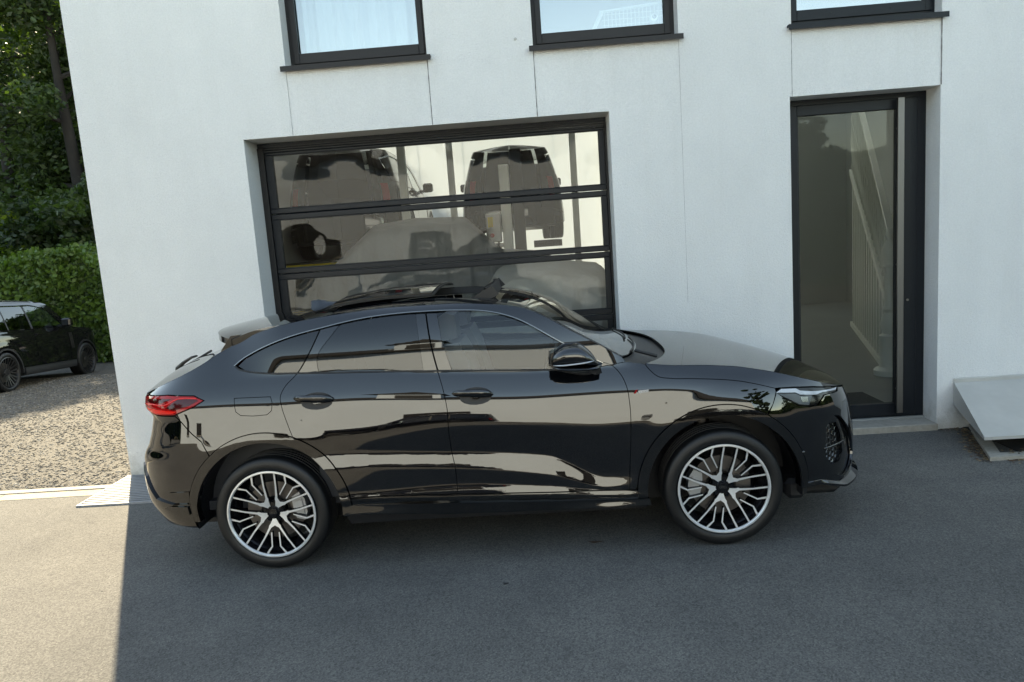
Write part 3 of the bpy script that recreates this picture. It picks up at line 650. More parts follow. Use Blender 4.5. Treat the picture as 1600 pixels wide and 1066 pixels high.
        if Vector(N[f0.vertices[0]]).dot(f0.normal)<0:
            me.flip_normals()
        ln=np.zeros((len(me.loops),3)); li=np.empty(len(me.loops),int); me.loops.foreach_get('vertex_index',li); ln[:nu*nv*4]=N[li[:nu*nv*4]]
        me.normals_split_custom_set(ln.tolist())
        return link(D.objects.new(name,me),root)
    xw=lambda v:1.665+.05*(1-v*v)                          # roof / windscreen joint
    top('roof',lambda v:(-.10,.30),M['paint'],nu=10)
    top('roof_side',lambda v:(.30,xw(v)),M['paint'],v0=.80,v1=1,nu=28,nv=8)
    top('roof_side',lambda v:(.30,xw(v)),M['paint'],v0=-1,v1=-.80,nu=28,nv=8)
    top('roof_front',lambda v:(1.47,xw(v)),M['paint'],v0=-.80,v1=.80,nu=6,nv=24)
    M['roof_glass']=mat('dark_roof_glass',(.01,.011,.012),.02,ior=1.8)
    top('rear_roof_glass',lambda v:(.30,.80),M['roof_glass'],v0=-.80,v1=.80,nu=12,nv=24,off=-.002)
    o=top('sunroof_panel',lambda v:(.42,1.07),M['roof_glass'],v0=-.74,v1=.74,nu=14,nv=24,off=.036,depth=.012)
    o=top('sunroof_seal',lambda v:(.405,1.085),M['rubber'],v0=-.755,v1=.755,nu=14,nv=24,off=.028,depth=.012)
    top('sunroof_frame',lambda v:(.80,1.47),M['rubber'],v0=-.80,v1=-.74,nu=6,nv=3,off=-.004,depth=.05)
    top('sunroof_frame',lambda v:(.80,1.47),M['rubber'],v0=.74,v1=.80,nu=6,nv=3,off=-.004,depth=.05)
    # raised wind deflector
    b=MB()
    for (ya,yb) in ((-.50,.50),):
        n=20; V=[]
        for j in range(n+1):
            y=ya+(yb-ya)*j/n; e=abs(y)/.5; x=1.475-.05*e**4; zt=float(S.T(1.45,y/.73)[2])
            V+=[(x,y,zt+.062),(x-.012,y,zt+.066),(x+.015,y,zt-.02),(x-.02,y,zt-.02)]
        F=[]
        for j in range(n):
            a=j*4; F+=[(a,a+4,a+5,a+1),(a,a+2,a+6,a+4),(a+1,a+5,a+7,a+3)]
        b.add(V,F)
    for sd in (-1,1):
        y=sd*.49; z0=1.585; b.prism([(1.30,z0+.012),(1.46,z0+.092),(1.505,z0+.035),(1.42,z0-.01),(1.33,z0-.008)],y-.012,y+.012,'y')
    b.build('wind_deflector',[M['plastic']],root)
    # windscreen, cowl, bonnet
    xb=lambda v:2.245+.19*(1-abs(v)**2.4)
    hb=lambda v:2.39+.22*(1-abs(v)**3.0)
    top('windscreen',lambda v:(xw(v)+.006,xb(v)-.01),M['screen_glass'],v0=-.955,v1=.955,nu=30,nv=40,off=.001)
    top('screen_frame',lambda v:(xw(v)+.004,xb(v)),M['plastic'],v0=.955,v1=1,nu=30,nv=3,off=.0)
    top('screen_frame',lambda v:(xw(v)+.004,xb(v)),M['plastic'],v0=-1,v1=-.955,nu=30,nv=3,off=.0)
    top('header_band',lambda v:(xw(v)+.006,xw(v)+.07),M['paint2'],v0=-.95,v1=.95,nu=4,nv=30,off=-.003)
    top('cowl',lambda v:(xb(v)-.02,hb(v)+.02),M['plastic'],nu=6,nv=40,off=-.028)
    UE=2.95+float(S.pf[0][-1])-.002
    hood=top('bonnet',lambda v:(hb(v),UE),M['paint'],nu=70,nv=40,off=0.0,depth=.012)
    # wipers
    b=MB()
    for (xa,ya,xc,yc) in ((2.33,-.62,2.40,.02),(2.36,-.10,2.34,.55)):
        n=8; pts=[]
        for i in range(n+1):
            t=i/n; x=xa+(xc-xa)*t+.03*math.sin(t*3.14); y=ya+(yc-ya)*t; v=y/.82; pts.append((x,y,float(S.T(x,v)[2])+.012))
        b.tube(pts,.007,6)
    b.tube([(2.50,-.60,float(S.T(2.5,.7)[2])),(2.36,-.61,float(S.T(2.36,.72)[2])+.02)],.011,8)
    b.build('wiper',[M['plastic']],root)
    # tailgate: rear glass, spoiler, lid
    top('rear_screen',lambda v:(-.22,-.90),M['dark_glass'],v0=-.93,v1=.93,nu=20,nv=30,off=0)
    top('rear_screen_frame',lambda v:(-.10,-.93),M['paint'],v0=.93,v1=1,nu=24,nv=3)
    top('rear_screen_frame',lambda v:(-.10,-.93),M['paint'],v0=-1,v1=-.93,nu=24,nv=3)
    top('tailgate_lid',lambda v:(-.90,uE+.004),M['paint'],nu=24,nv=30,off=.0)
    b=MB(); n=36; m_=10
    def sp(i,j,low):
        y=-.735+1.47*j/n; e=abs(y)/.735; xe=-.50+.30*e**2.6; xs=.10-.16*(1-e**4)*0+(-.10)*(1-e**3)*.6
        t=i/m_; x=xs+(xe-xs)*t; zt=float(S.T(xs,min(.995,e*.99))[2])
        z=zt+(1.492-.028*e**2-zt)*t**1.1+.012*math.sin(t*math.pi)
        th=(.030*math.sin(min(1,t*1.0)*math.pi*.9)+.012)*(1 if low else 0)
        z-=th+ (.02*t if low else 0)
        return (x,y,z)
    V=[sp(i,j,0) for i in range(m_+1) for j in range(n+1)]; nb=len(V); V+=[sp(i,j,1) for i in range(m_+1) for j in range(n+1)]; F=[]
    for i in range(m_):
        for j in range(n): a=i*(n+1)+j; F+=[(a,a+1,a+n+2,a+n+1),(nb+a,nb+a+n+1,nb+a+n+2,nb+a+1)]
    for j in range(n): a=m_*(n+1)+j; F.append((a,a+1,nb+a+1,nb+a))
    for i in range(m_):
        for j in (0,n): a=i*(n+1)+j; f=(a,a+n+1,nb+a+n+1,nb+a); F.append(f if j else f[::-1])
    b.add(V,F); b.build('roof_spoiler',[M['paint']],root,auto=50)
    for sd in (1,-1):   # blade between the spoiler end and the pillar
        b=MB(); y=sd*-.70
        b.prism([(-.215,1.485),(-.03,1.50),(-.05,1.478),(-.13,1.445),(-.30,1.372),(-.285,1.40)],y-.02,y+.02,'y'); b.build('spoiler_blade',[M['paint']],root)
    def wz(x,h): 
        us_=np.linspace(-1.6,-.3,131); px_=S.P(us_,S.crest(us_))[:,0]; u_=float(np.interp(x,px_,us_)); return float(S.T(u_,0)[2])+h
    b=MB(); b.tube([(-.97,.0,wz(-.97,-.01)),(-.965,.0,wz(-.965,.03)),(-.90,-.03,wz(-.90,.040)),(-.80,-.10,wz(-.80,.030)),(-.72,-.18,wz(-.72,.018))],[.022,.020,.013,.010,.007],8); b.tube([(-.90,.02,wz(-.90,.012)),(-.60,-.20,wz(-.60,.012))],.008,6); b.build('rear_wiper',[M['plastic']],root,smooth=True)
    # shark fin
    b=MB(); prof=[(.09,0,.0),(.10,.028,.058),(.15,.03,.055),(.22,.026,.03),(.32,.006,.002)]; V=[];F=[]
    for (x,w_,h_) in prof:
        z=float(S.T(x,0)[2]); V+=[(x,-w_,z-.004),(x+.0,-w_*.25,z+h_),(x,w_*.25,z+h_),(x,w_,z-.004)]
    for i in range(4):
        for j in range(3): a=i*4+j; F.append((a,a+4,a+5,a+1))
    b.add(V,F); b.build('roof_antenna',[M['paint']],root,auto=60)
    # handles
    def handle(x,z):
        for sd in (1,-1):
            b=MB(); n=18; V=[]; k=10
            for i in range(n+1):
                t=i/n; u_=x+.255*t; e=max(0.0,1-(2*t-1)**4)**.5; c=S.P(u_,z-.018*t); nn=S.N(u_,z)
                for j in range(k):
                    a=2*math.pi*j/k; hz=(.026 if t>.45 else .022)*e*math.sin(a)+.004; oy=.034*min(1,4*t*(1-t)+.3)+.014*e*math.cos(a)
                    p=c+nn*oy*1.0; V.append((p[0],-sd*p[1],p[2]+hz))
            F=[]
            for i in range(n):
                for j in range(k): a=i*k+j; c2=i*k+(j+1)%k; f=(a,a+k,c2+k,c2); F.append(f if sd>0 else f[::-1])
            b.add(V,F); ho=b.build('door_handle',[M['paint']],root,smooth=True)
            # grip bowl
            P0=[]; n2=16
            bw=MB(); 
            for rr_,d in ((1,.001),(.8,.006),(.3,.010)): 
                for i in range(n2):
                    a=2*math.pi*i/n2; u_=x+.145+.10*rr_*math.cos(a); z_=z-.012+.046*rr_*math.sin(a)-(.012 if math.sin(a)<0 else 0); p=S.P(u_,z_)+S.N(u_,z_)*(.0012+(.004-d)*.2); P0.append((p[0],-sd*p[1],p[2]))
            F=[]
            for q in range(2):
                for i in range(n2): a=q*n2+i; c2=q*n2+(i+1)%n2; F.append((a,a+n2,c2+n2,c2))
            F.append(tuple(range(2*n2,3*n2))); bw.add(P0,F); bw.build('handle_bowl',[M['plastic']],root,smooth=True)
    handle(.212,1.085); handle(1.196,1.057)
    # badge on the fender
    M['badge']=mat('badge_metal',(.75,.76,.78),.25,metal=.8)
    p=S.P(2.35,1.0); b=MB(); 
    b.prism([(2.322,.992),(2.388,.996),(2.392,1.012),(2.33,1.010)],-float(p[1])-.004,-float(p[1])+.002,'y')
    b.prism([(2.300,.992),(2.312,.992),(2.326,1.013),(2.313,1.013)],-float(p[1])-.005,-float(p[1])+.002,'y',m=1); b.build('fender_badge',[M['badge'],M['red']],root)
    # mirrors
    for sd in (1,-1):
        b=MB(); n=14; k=20; V=[]
        for i in range(n+1):
            t=i/n; x=1.807+.285*t; zt=_pchip([0,.10,.33,.55,.80,.92,1],[1.262,1.30,1.333,1.336,1.292,1.25,1.205],t); zb=_pchip([0,.2,.6,.9,1],[1.215,1.213,1.205,1.20,1.206],t)
            e=float(_pchip([0,.06,.3,.7,.92,1],[.5,.80,1.0,1.0,.72,.25],t)); zc_=(zt+zb)/2; hh=(zt-zb)/2
            for j in range(k):
                a=2*math.pi*j/k; y=.985+.115*e*(abs(math.cos(a))**.7)*np.sign(math.cos(a))*1.0; z=zc_+hh*(abs(math.sin(a))**.75)*np.sign(math.sin(a)); V.append((x,-sd*(y+.01),z))
        F=[]
        for i in range(n):
            for j in range(k): a=i*k+j; c2=i*k+(j+1)%k; f=(a,a+k,c2+k,c2); F.append(f if sd>0 else f[::-1])
        F+=[tuple(range(k)),tuple(range((n+1)*k-1,n*k-1,-1))]
        b.add(V,F); mir=b.build('mirror_housing',[M['paint']],root,auto=60)
        b=MB(); V=[]   # lower black shell
        for i in range(n+1):
            t=i/n; x=1.822+.285*t; zt=1.217-.012*t; zb=float(_pchip([0,.12,.5,.9,1],[1.196,1.186,1.176,1.180,1.19],t)); e=float(_pchip([0,.06,.3,.7,.92,1],[.5,.80,.98,.98,.8,.45],t))
            for j in range(k):
                a=2*math.pi*j/k; y=.985+.113*e*math.cos(a); z=(zt+zb)/2+(zt-zb)/2*(abs(math.sin(a))**.6)*np.sign(math.sin(a)); V.append((x,-sd*(y+.008),z))
        b.add(V,F); b.prism([(1.96,1.20),(2.10,1.195),(2.11,1.145),(2.07,1.135),(2.0,1.17)],-sd*.90,-sd*.99,'y') ; b.build('mirror_base',[M['paint2']],root,auto=50)
        b=MB(); pts=[]
        for i in range(9):
            t=.06+.82*i/8; x=1.807+.285*t; e=float(_pchip([0,.06,.3,.7,.92,1],[.5,.80,1.0,1.0,.72,.25],t)); pts.append((x,-sd*(.995+.1155*e),1.225+.018*t*t))
        b.tube(pts,[.002]+[.0045]*7+[.003],8); b.build('mirror_indicator',[M['lamp_white']],root,smooth=True)
        b=MB(); b.prism([(1.812,1.21),(1.812,1.29),(1.83,1.30),(1.83,1.205)],-sd*.92,-sd*1.06,'y'); b.build('mirror_glass',[M['roof_glass']],root)
    # wheels
    for cx,rot,cal in ((0.0,0,8),(2.82,-11,172)):
        for sd in (1,-1):
            w_=make_wheel_v(root,rot,cal if sd>0 else 180-cal,hand=sd); w_.location=(cx,-sd*(.940-.125),.367)
    # underbody
    b=MB(); b.box(-.85,3.55,-.55,.55,.19,.34); b.box(.50,2.32,-.70,.70,.20,.30); b.box(3.27,3.62,-.72,.72,.21,.345,bev=.03); b.box(3.22,3.36,-.86,.86,.24,.37,bev=.03); b.box(-.72,-.47,-.66,.66,.25,.34,bev=.03); b.tube([(-.95,-.45,.30),(-.6,-.45,.28),(.1,-.40,.27)],.05,10); b.box(.0-.1,.1,-.8,.8,.30,.42); b.box(2.72,2.92,-.8,.8,.30,.42); b.build('underbody',[M['plastic']],root)
    # interior
    b=MB(); b.box(-.75,2.3,-.78,.78,.36,.42); b.box(-.70,.35,-.72,.72,.42,.98); b.box(2.02,2.30,-.74,.74,.75,1.10,bev=.03); b.box(.6,2.1,-.12,.12,.42,.82,bev=.02)
    for sd in (-1,1): b.box(.3,2.25,sd*.80-.03,sd*.80+.03,.42,1.13)
    b.build('cabin_trim',[M['interior']],root)
    for sd in (-1,1):
        def seat(x,y,w_):
            b=MB()
            b.box(x,x+.52,y-w_/2,y+w_/2,.55,.72,bev=.04)
            n=8
            pr=[(x+.10,.68),(x-.02,.72),(x-.16,1.25),(x-.14,1.32),(x-.05,1.33),(x+.0,1.22),(x+.08,.9)]
            b.prism(pr,y-w_/2+.02,y+w_/2-.02,'y'); b.prism([(x-.18,1.33),(x-.19,1.49),(x-.14,1.52),(x-.08,1.50),(x-.07,1.35)],y-.13,y+.13,'y'); return b.build('seat',[M['seat']],root,auto=40)
        seat(1.28,sd*.38,.50); seat(.40,sd*.38,.56)
    b=MB(); pts=[]
    for i in range(25):
        a=2*math.pi*i/24; pts.append((1.83+.07*math.sin(a)*1.0,.38+.18*math.cos(a),1.05+.17*math.sin(a)))
    b.tube(pts,.014,8,cap=False); b.box(1.80,1.86,.22,.54,1.02,1.08); b.tube([(1.83,.38,1.05),(2.05,.38,.98)],.03,8); b.build('steering_wheel',[M['interior']],root,smooth=True)
    return root
coupe=make_coupe()
# ---------------------------------------------------------------- ground
def asphalt_mat():
    m=D.materials.new('asphalt'); m.use_nodes=True; n=m.node_tree.nodes; l=m.node_tree.links; b=n['Principled BSDF']; b.inputs['Roughness'].default_value=.85; b.inputs['Specular IOR Level'].default_value=.2
    tc=n.new('ShaderNodeTexCoord')
    def nz(sc,det,rough=.6):
        t=n.new('ShaderNodeTexNoise'); t.inputs['Scale'].default_value=sc; t.inputs['Detail'].default_value=det; t.inputs['Roughness'].default_value=rough; l.new(tc.outputs['Object'],t.inputs[0]); return t.outputs[0]
    def ramp(i,p0,c0,p1,c1):
        r=n.new('ShaderNodeValToRGB'); e=r.color_ramp.elements; e[0].position=p0; e[1].position=p1; e[0].color=(*c0,1); e[1].color=(*c1,1); l.new(i,r.inputs[0]); return r.outputs[0]
    def mul(a,bb,f=1,mode='MULTIPLY'):
        x=n.new('ShaderNodeMix'); x.data_type='RGBA'; x.blend_type=mode; x.inputs[0].default_value=f
        l.new(a,x.inputs[6]); l.new(bb,x.inputs[7]); return x.outputs[2]
    v=n.new('ShaderNodeTexVoronoi'); v.inputs['Scale'].default_value=135; l.new(tc.outputs['Object'],v.inputs[0])
    big=ramp(nz(.45,5),.32,(.094,.093,.090),.68,(.130,.128,.123))
    st=ramp(nz(2.3,6,.7),.32,(.86,.86,.86),.72,(1.10,1.09,1.07))
    gr=ramp(v.outputs['Color'],.05,(.60,.60,.60),.95,(1.42,1.40,1.36))
    c=mul(mul(big,st),gr)
    v2=n.new('ShaderNodeTexVoronoi'); v2.inputs['Scale'].default_value=42; l.new(tc.outputs['Object'],v2.inputs[0])
    sp=n.new('ShaderNodeMath'); sp.operation='LESS_THAN'; sp.inputs[1].default_value=.085; l.new(v2.outputs['Distance'],sp.inputs[0])
    sel=n.new('ShaderNodeSeparateColor'); l.new(v2.outputs['Color'],sel.inputs[0]); gt=n.new('ShaderNodeMath'); gt.operation='GREATER_THAN'; gt.inputs[1].default_value=.90; l.new(sel.outputs[0],gt.inputs[0])
    mm=n.new('ShaderNodeMath'); mm.operation='MULTIPLY'; l.new(sp.outputs[0],mm.inputs[0]); l.new(gt.outputs[0],mm.inputs[1])
    x=n.new('ShaderNodeMix'); x.data_type='RGBA'; l.new(mm.outputs[0],x.inputs[0]); l.new(c,x.inputs[6]); x.inputs[7].default_value=(.30,.28,.24,1)
    l.new(x.outputs[2],b.inputs['Base Color'])
    bn=n.new('ShaderNodeBump'); bn.inputs['Distance'].default_value=.0016; bn.inputs['Strength'].default_value=.9; l.new(v.outputs['Distance'],bn.inputs['Height']); l.new(bn.outputs[0],b.inputs['Normal'])
    return m
M['asphalt']=asphalt_mat()
def plaster_mat():
    """white render with splash dirt at its foot and faint rain streaks"""
    m=M['plaster']; n=m.node_tree.nodes; l=m.node_tree.links; b=n['Principled BSDF']; src=b.inputs['Base Color'].links[0].from_socket
    ge=n.new('ShaderNodeNewGeometry'); sx=n.new('ShaderNodeSeparateXYZ'); l.new(ge.outputs['Position'],sx.inputs[0])
    t=n.new('ShaderNodeTexNoise'); t.inputs['Scale'].default_value=7; t.inputs['Detail'].default_value=8; t.inputs['Roughness'].default_value=.7; l.new(ge.outputs['Position'],t.inputs[0])
    r=n.new('ShaderNodeMapRange'); r.inputs[1].default_value=.0; r.inputs[2].default_value=.42; r.inputs[3].default_value=.40; r.inputs[4].default_value=-.18; l.new(sx.outputs[2],r.inputs[0])
    ad=n.new('ShaderNodeMath'); ad.operation='ADD'; l.new(r.outputs[0],ad.inputs[0]); l.new(t.outputs[0],ad.inputs[1])
    k=n.new('ShaderNodeMapRange'); k.inputs[1].default_value=.56; k.inputs[2].default_value=.95; k.inputs[3].default_value=0; k.inputs[4].default_value=.55; l.new(ad.outputs[0],k.inputs[0])
    mx=n.new('ShaderNodeMix'); mx.data_type='RGBA'; l.new(k.outputs[0],mx.inputs[0]); l.new(src,mx.inputs[6]); mx.inputs[7].default_value=(.30,.28,.22,1)
    mp=n.new('ShaderNodeMapping'); mp.inputs['Scale'].default_value=(9,1,.35); l.new(ge.outputs['Position'],mp.inputs[0])
    t2=n.new('ShaderNodeTexNoise'); t2.inputs['Scale'].default_value=1.2; t2.inputs['Detail'].default_value=7; l.new(mp.outputs[0],t2.inputs[0])
    k2=n.new('ShaderNodeMapRange'); k2.inputs[1].default_value=.55; k2.inputs[2].default_value=.8; k2.inputs[3].default_value=0; k2.inputs[4].default_value=.10; l.new(t2.outputs[0],k2.inputs[0])
    m2=n.new('ShaderNodeMix'); m2.data_type='RGBA'; l.new(k2.outputs[0],m2.inputs[0]); l.new(mx.outputs[2],m2.inputs[6]); m2.inputs[7].default_value=(.58,.57,.53,1); l.new(m2.outputs[2],b.inputs['Base Color'])
plaster_mat()
M['concrete']=mat('concrete',(.30,.28,.24),.85,noise_=[(3,5,.12),(25,4,.14)],bump=(60,.004))
M['beige_concrete']=mat('beige_concrete',(.30,.26,.19),.85,noise_=[(2,5,.16),(30,4,.14)],bump=(60,.004))
M['gravelbase']=mat('gravel_ground',(.085,.079,.068),.9,noise_=[(.5,5,.22),(9,4,.3),(60,3,.35)],bump=(45,.02,6))
def sheet(name,pts,z,m,parent=None,kind='structure'):
    o=MB().add([(x,y,(z(x,y) if callable(z) else z)) for x,y in pts],[tuple(range(len(pts)))]).build(name,[m],parent)
    if kind: o['kind']=kind
    return o
def GZ(x,y):
    d=max(0,min(y,16)-6.14); return -.0009*d**2.6-.045*max(0,min(y,20)-16)
sheet('asphalt_yard',[(-90,-90),(90,-90),(90,6.0),(-90,6.0)],0,M['asphalt'])
sheet('ground_under_building',[(-4.4,6.0),(90,6.0),(90,90),(-4.4,90)],-.004,M['asphalt'])
b=MB(); ys=[6.14,7,8,9,10,11,12,13,14,15,16,17.5,19,20,24,30,60,140]; V=[];F=[]
for y in ys: V+=[(-140,y,GZ(0,y)),(-3.98 if y<17 else 90,y,GZ(0,y))]
for i in range(len(ys)-1): F.append((2*i,2*i+1,2*i+3,2*i+2))
b.add(V,F); g=b.build('gravel_yard',[M['gravelbase']]); g['kind']='structure'
# loose stones on the gravel
def stones(n,x0,x1,y0,y1,smin,smax,z,name,mats,lab=None,dens=None):
    base=[(1,0,-.3),(.3,.95,-.3),(-.8,.6,-.3),(-.8,-.6,-.3),(.3,-.95,-.3),(.55,.2,.5),(-.3,.55,.5),(-.2,-.5,.55)]
    fc=[(0,1,6,5),(1,2,6),(2,3,7,6),(3,4,7),(4,0,5,7),(5,6,7)]
    V=np.zeros((n,8,3)); B0=np.array(base)
    x=rng.uniform(x0,x1,n); y=y0+(y1-y0)*rng.uniform(0,1,n)**1.25
    s=smin+(smax-smin)*rng.uniform(0,1,n)**2.2; a=rng.uniform(0,6.283,n)
    J=B0[None]*(1+rng.uniform(-.3,.3,(n,8,3)))*s[:,None,None]*np.array([1,.75,.6])
    c,sn=np.cos(a)[:,None],np.sin(a)[:,None]
    V[...,0]=J[...,0]*c-J[...,1]*sn+x[:,None]; V[...,1]=J[...,0]*sn+J[...,1]*c+y[:,None]
    V[...,2]=J[...,2]+np.array([z(p,q) for p,q in zip(x,y)])[:,None]+.1*s[:,None]
    F=[]; mi=[]
    pick=rng.integers(0,len(mats),n)
    for i in range(n):
        F+=[tuple(k+8*i for k in f) for f in fc]; mi+=[int(pick[i])]*6
    return mesh(name,V.reshape(-1,3),F,mats,mi=mi)
sm=[mat('stone_%s'%k,c,.85) for k,c in (('grey',(.10,.095,.085)),('pale',(.175,.17,.155)),('dark',(.062,.060,.057)),('tan',(.13,.115,.09)))]
o=stones(52000,-12,-3.95,6.2,14.5,.006,.026,GZ,'gravel',sm); tag(o,'loose grey and beige gravel stones covering the yard beside the white building','gravel',kind='stuff')
o=stones(900,-3.6,6.5,.9,6.3,.002,.0065,lambda x,y:0,'grit',sm[:2]); tag(o,'scattered small stones and grit on the asphalt forecourt','grit',kind='stuff')
o=stones(500,-12,-3.9,3.2,5.9,.002,.008,lambda x,y:0,'grit',sm[:2]); tag(o,'small stones strayed from the gravel onto the sunlit asphalt','grit',kind='stuff')
# kerb strips between asphalt and gravel
b=MB(); b.box(-40,-3.99,6.05,6.14,-.1,.012,bev=.004); k_=b.build('edging_strip',[M['concrete']]); tag(k_,kind='structure')
n0=0
for i in range(14):
    x1=-3.96-i*1.0 if i else -3.96; x0=-3.96-(i+1)*1.0
    b=MB(); b.box(x0+.004,x1-.004,5.885,6.045,-.1,.004,bev=.004); q=b.build('kerb_slab',[M['beige_concrete']],k_)
# ---------------------------------------------------------------- the white building
bld=empty('white_building',(2.5,6.386,0),label='white rendered two storey building with garage door and glazed entrance',cat='building')
def lb(o): o.location=(-2.5,-6.386,0) if o.parent is bld else (0,0,0); return o
YW=6.386; TH=.36; XL,XR=-3.976,13.0; HT=8.8
GX0,GX1,GZ1=-2.511,.711,3.008
EX0,EX1,EZ1=2.254,3.518,3.011
WS=3.589; WZ1=5.0
WN=[(-2.065,-.826),(.091,1.328),(2.274,3.521)]
def wallpiece(x0,x1,z0,z1,name='wall',y=YW,m='plaster'):
    return lb(MB().box(x0,x1,y,YW+TH,z0,z1).build(name,[M[m]],bld))
# one wall sheet with openings, cut in lanes (edges butt)
wall=MB()
xs=sorted({XL,XR,GX0,GX1,EX0,EX1,*[a for w in WN for a in w]}); zs=[-.3,GZ1,WS,WZ1,HT]
def solid(x,z):
    if GX0<x<GX1 and z<GZ1: return False
    if EX0<x<EX1 and z<EZ1: return False
    for a,c in WN:
        if a<x<c and WS<z<WZ1: return False
        if a<x<c and z<WS and z>GZ1: return 'p'
    return True
def facade_faces():
    G={}
    for i in range(len(xs)-1):
        for j in range(len(zs)-1):
            G[i,j]=solid((xs[i]+xs[i+1])/2,(zs[j]+zs[j+1])/2)
    for (i,j),v in G.items():
        if not v: continue
        x0,x1,z0,z1=xs[i],xs[i+1],zs[j],zs[j+1]
        y=YW if v is True else YW+.0035
        wall.add([(x0,y,z0),(x1,y,z0),(x1,y,z1),(x0,y,z1)],[(0,1,2,3)])
        wall.add([(x0,YW+TH,z0),(x1,YW+TH,z0),(x1,YW+TH,z1),(x0,YW+TH,z1)],[(3,2,1,0)])
        for (di,dj,q) in ((-1,0,[(x0,z0),(x0,z1)]),(1,0,[(x1,z1),(x1,z0)]),(0,-1,[(x1,z0),(x0,z0)]),(0,1,[(x0,z1),(x1,z1)])):
            w=G.get((i+di,j+dj),False)
            if not w:
                (a,c),(e,f)=q; wall.add([(a,y,c),(e,y,f),(e,YW+TH,f),(a,YW+TH,c)],[(0,1,2,3)])
            elif w=='p' and v is True:
                (a,c),(e,f)=q; wall.add([(a,YW,c),(e,YW,f),(e,YW+.0035,f),(a,YW+.0035,c)],[(0,1,2,3)])
facade_faces()
lb(wall.build('front_wall',[M['plaster']],bld))
# expansion joints that run down from the sill ends
M['joint']=mat('dark_joint',(.16,.155,.15),.9,noise_=[(14,4,.45,(1,1,.4))])
for x,z0,w_ in ((-.826,GZ1,.004),(.091,GZ1,.0035),(2.274,EZ1,.002),(3.521,EZ1,.0045),(1.328,1.3,.0009),(-2.065,GZ1,.001)):
    b=MB(); n=18; V=[]
    for i in range(n+1):
        z=z0+(WS-.03-z0)*i/n; h=w_*(.6+.6*rnd.random()); V+=[(x-h,YW-.0012,z),(x+h,YW-.0012,z)]
    b.add(V,[(2*i,2*i+1,2*i+3,2*i+2) for i in range(n)]); lb(b.build('expansion_joint',[M['joint']],bld))
# side, rear, roof, floors and inner walls
YB=16.2
b=MB(); b.box(XL,XL+.3,YW+TH,YB,-.6,HT); lb(b.build('side_wall',[M['plaster']],bld))
b=MB(); b.box(XR-.3,XR,YW+TH,YB,-.3,HT); lb(b.build('side_wall',[M['plaster']],bld))
b=MB()
for x0,x1,z0,z1 in ((XL,-3.5,-.6,HT),(-3.5,1.55,4.9,HT),(1.55,1.9,-.3,HT),(1.9,5.0,7.6,HT),(1.9,5.0,-.3,.2),(5.0,XR,-.3,HT)): b.box(x0,x1,YB,YB+.3,z0,z1)
lb(b.build('rear_wall',[M['plaster']],bld))
b=MB()
for x0,x1,y0,y1 in ((XL,XR,YW,9.6),(XL,XR,15.6,YB+.3),(XL,-3.3,9.6,15.6),(1.4,2.1,9.6,15.6),(6.6,XR,9.6,15.6)): b.box(x0,x1,y0,y1,HT,HT+.2)
b.box(XL-.03,XR+.03,YW-.03,YW+.0,HT,HT+.22,m=1); lb(b.build('roof',[M['concrete'],M['anthracite']],bld))
for x0,x1 in ((-3.3,1.4),(2.1,6.6)): lb(MB().box(x0,x1,9.6,15.6,HT+.05,HT+.09).build('added_rooflight',[M['polycarb']],bld))  # added translucent roof sheets that let daylight into garage and hall
b=MB(); b.box(1.74,XR-.3,YW+TH,9.4,3.45,3.56); b.box(7.0,XR-.3,9.4,YB+.1,3.45,3.56); b.box(XL+.3,1.6,YW+TH,8.6,3.45,3.56); lb(b.build('upper_floor',[M['wallin']],bld))
lb(MB().box(XL+.3,1.62,YW+TH,YB+.3,-.2,.02).build('floor',[M['floorin']],bld)); lb(MB().box(1.74,XR-.3,YW+.20,YB+.3,-.2,.075).build('floor',[M['hallfloor']],bld))
b=MB(); b.box(1.70,1.74,YW+TH,YB,.0,HT); b.box(1.76,6.9,9.35,9.4,3.56,HT); b.box(6.9,7.0,YW+TH,YB,.07,HT); b.box(5.05,6.9,YB-.02,YB-.001,.075,HT); lb(b.build('inner_wall',[M['hallwall']],bld))
b=MB(); b.box(1.62,1.695,YW+TH,YB,.0,HT); b.box(XL+.3,XL+.32,YW+TH,YB,0,HT); b.box(XL+.3,1.6,8.55,8.6,3.56,HT); lb(b.build('inner_wall',[M['wallin']],bld))
for (a,c) in WN: 
    b=MB(); b.box(a-.3,c+.3,YW+1.6,YW+1.65,3.56,5.3); lb(b.build('inner_wall',[M['wallin']],bld))
for k in range(5):
    lb(MB().box(-3.5+k*1.01+.001,-3.5+(k+1)*1.01-.001,YB+.10,YB+.13,0,4.9).build('added_light_panel',[M['polycarb']],bld))  # added sheets, glowing with sun from behind to brighten the garage
lb(MB().box(1.9,5.0,YB+.10,YB+.13,.2,7.6).build('added_light_panel',[M['polycarb']],bld))  # added sheet out of view, lets sun in to brighten the stairs
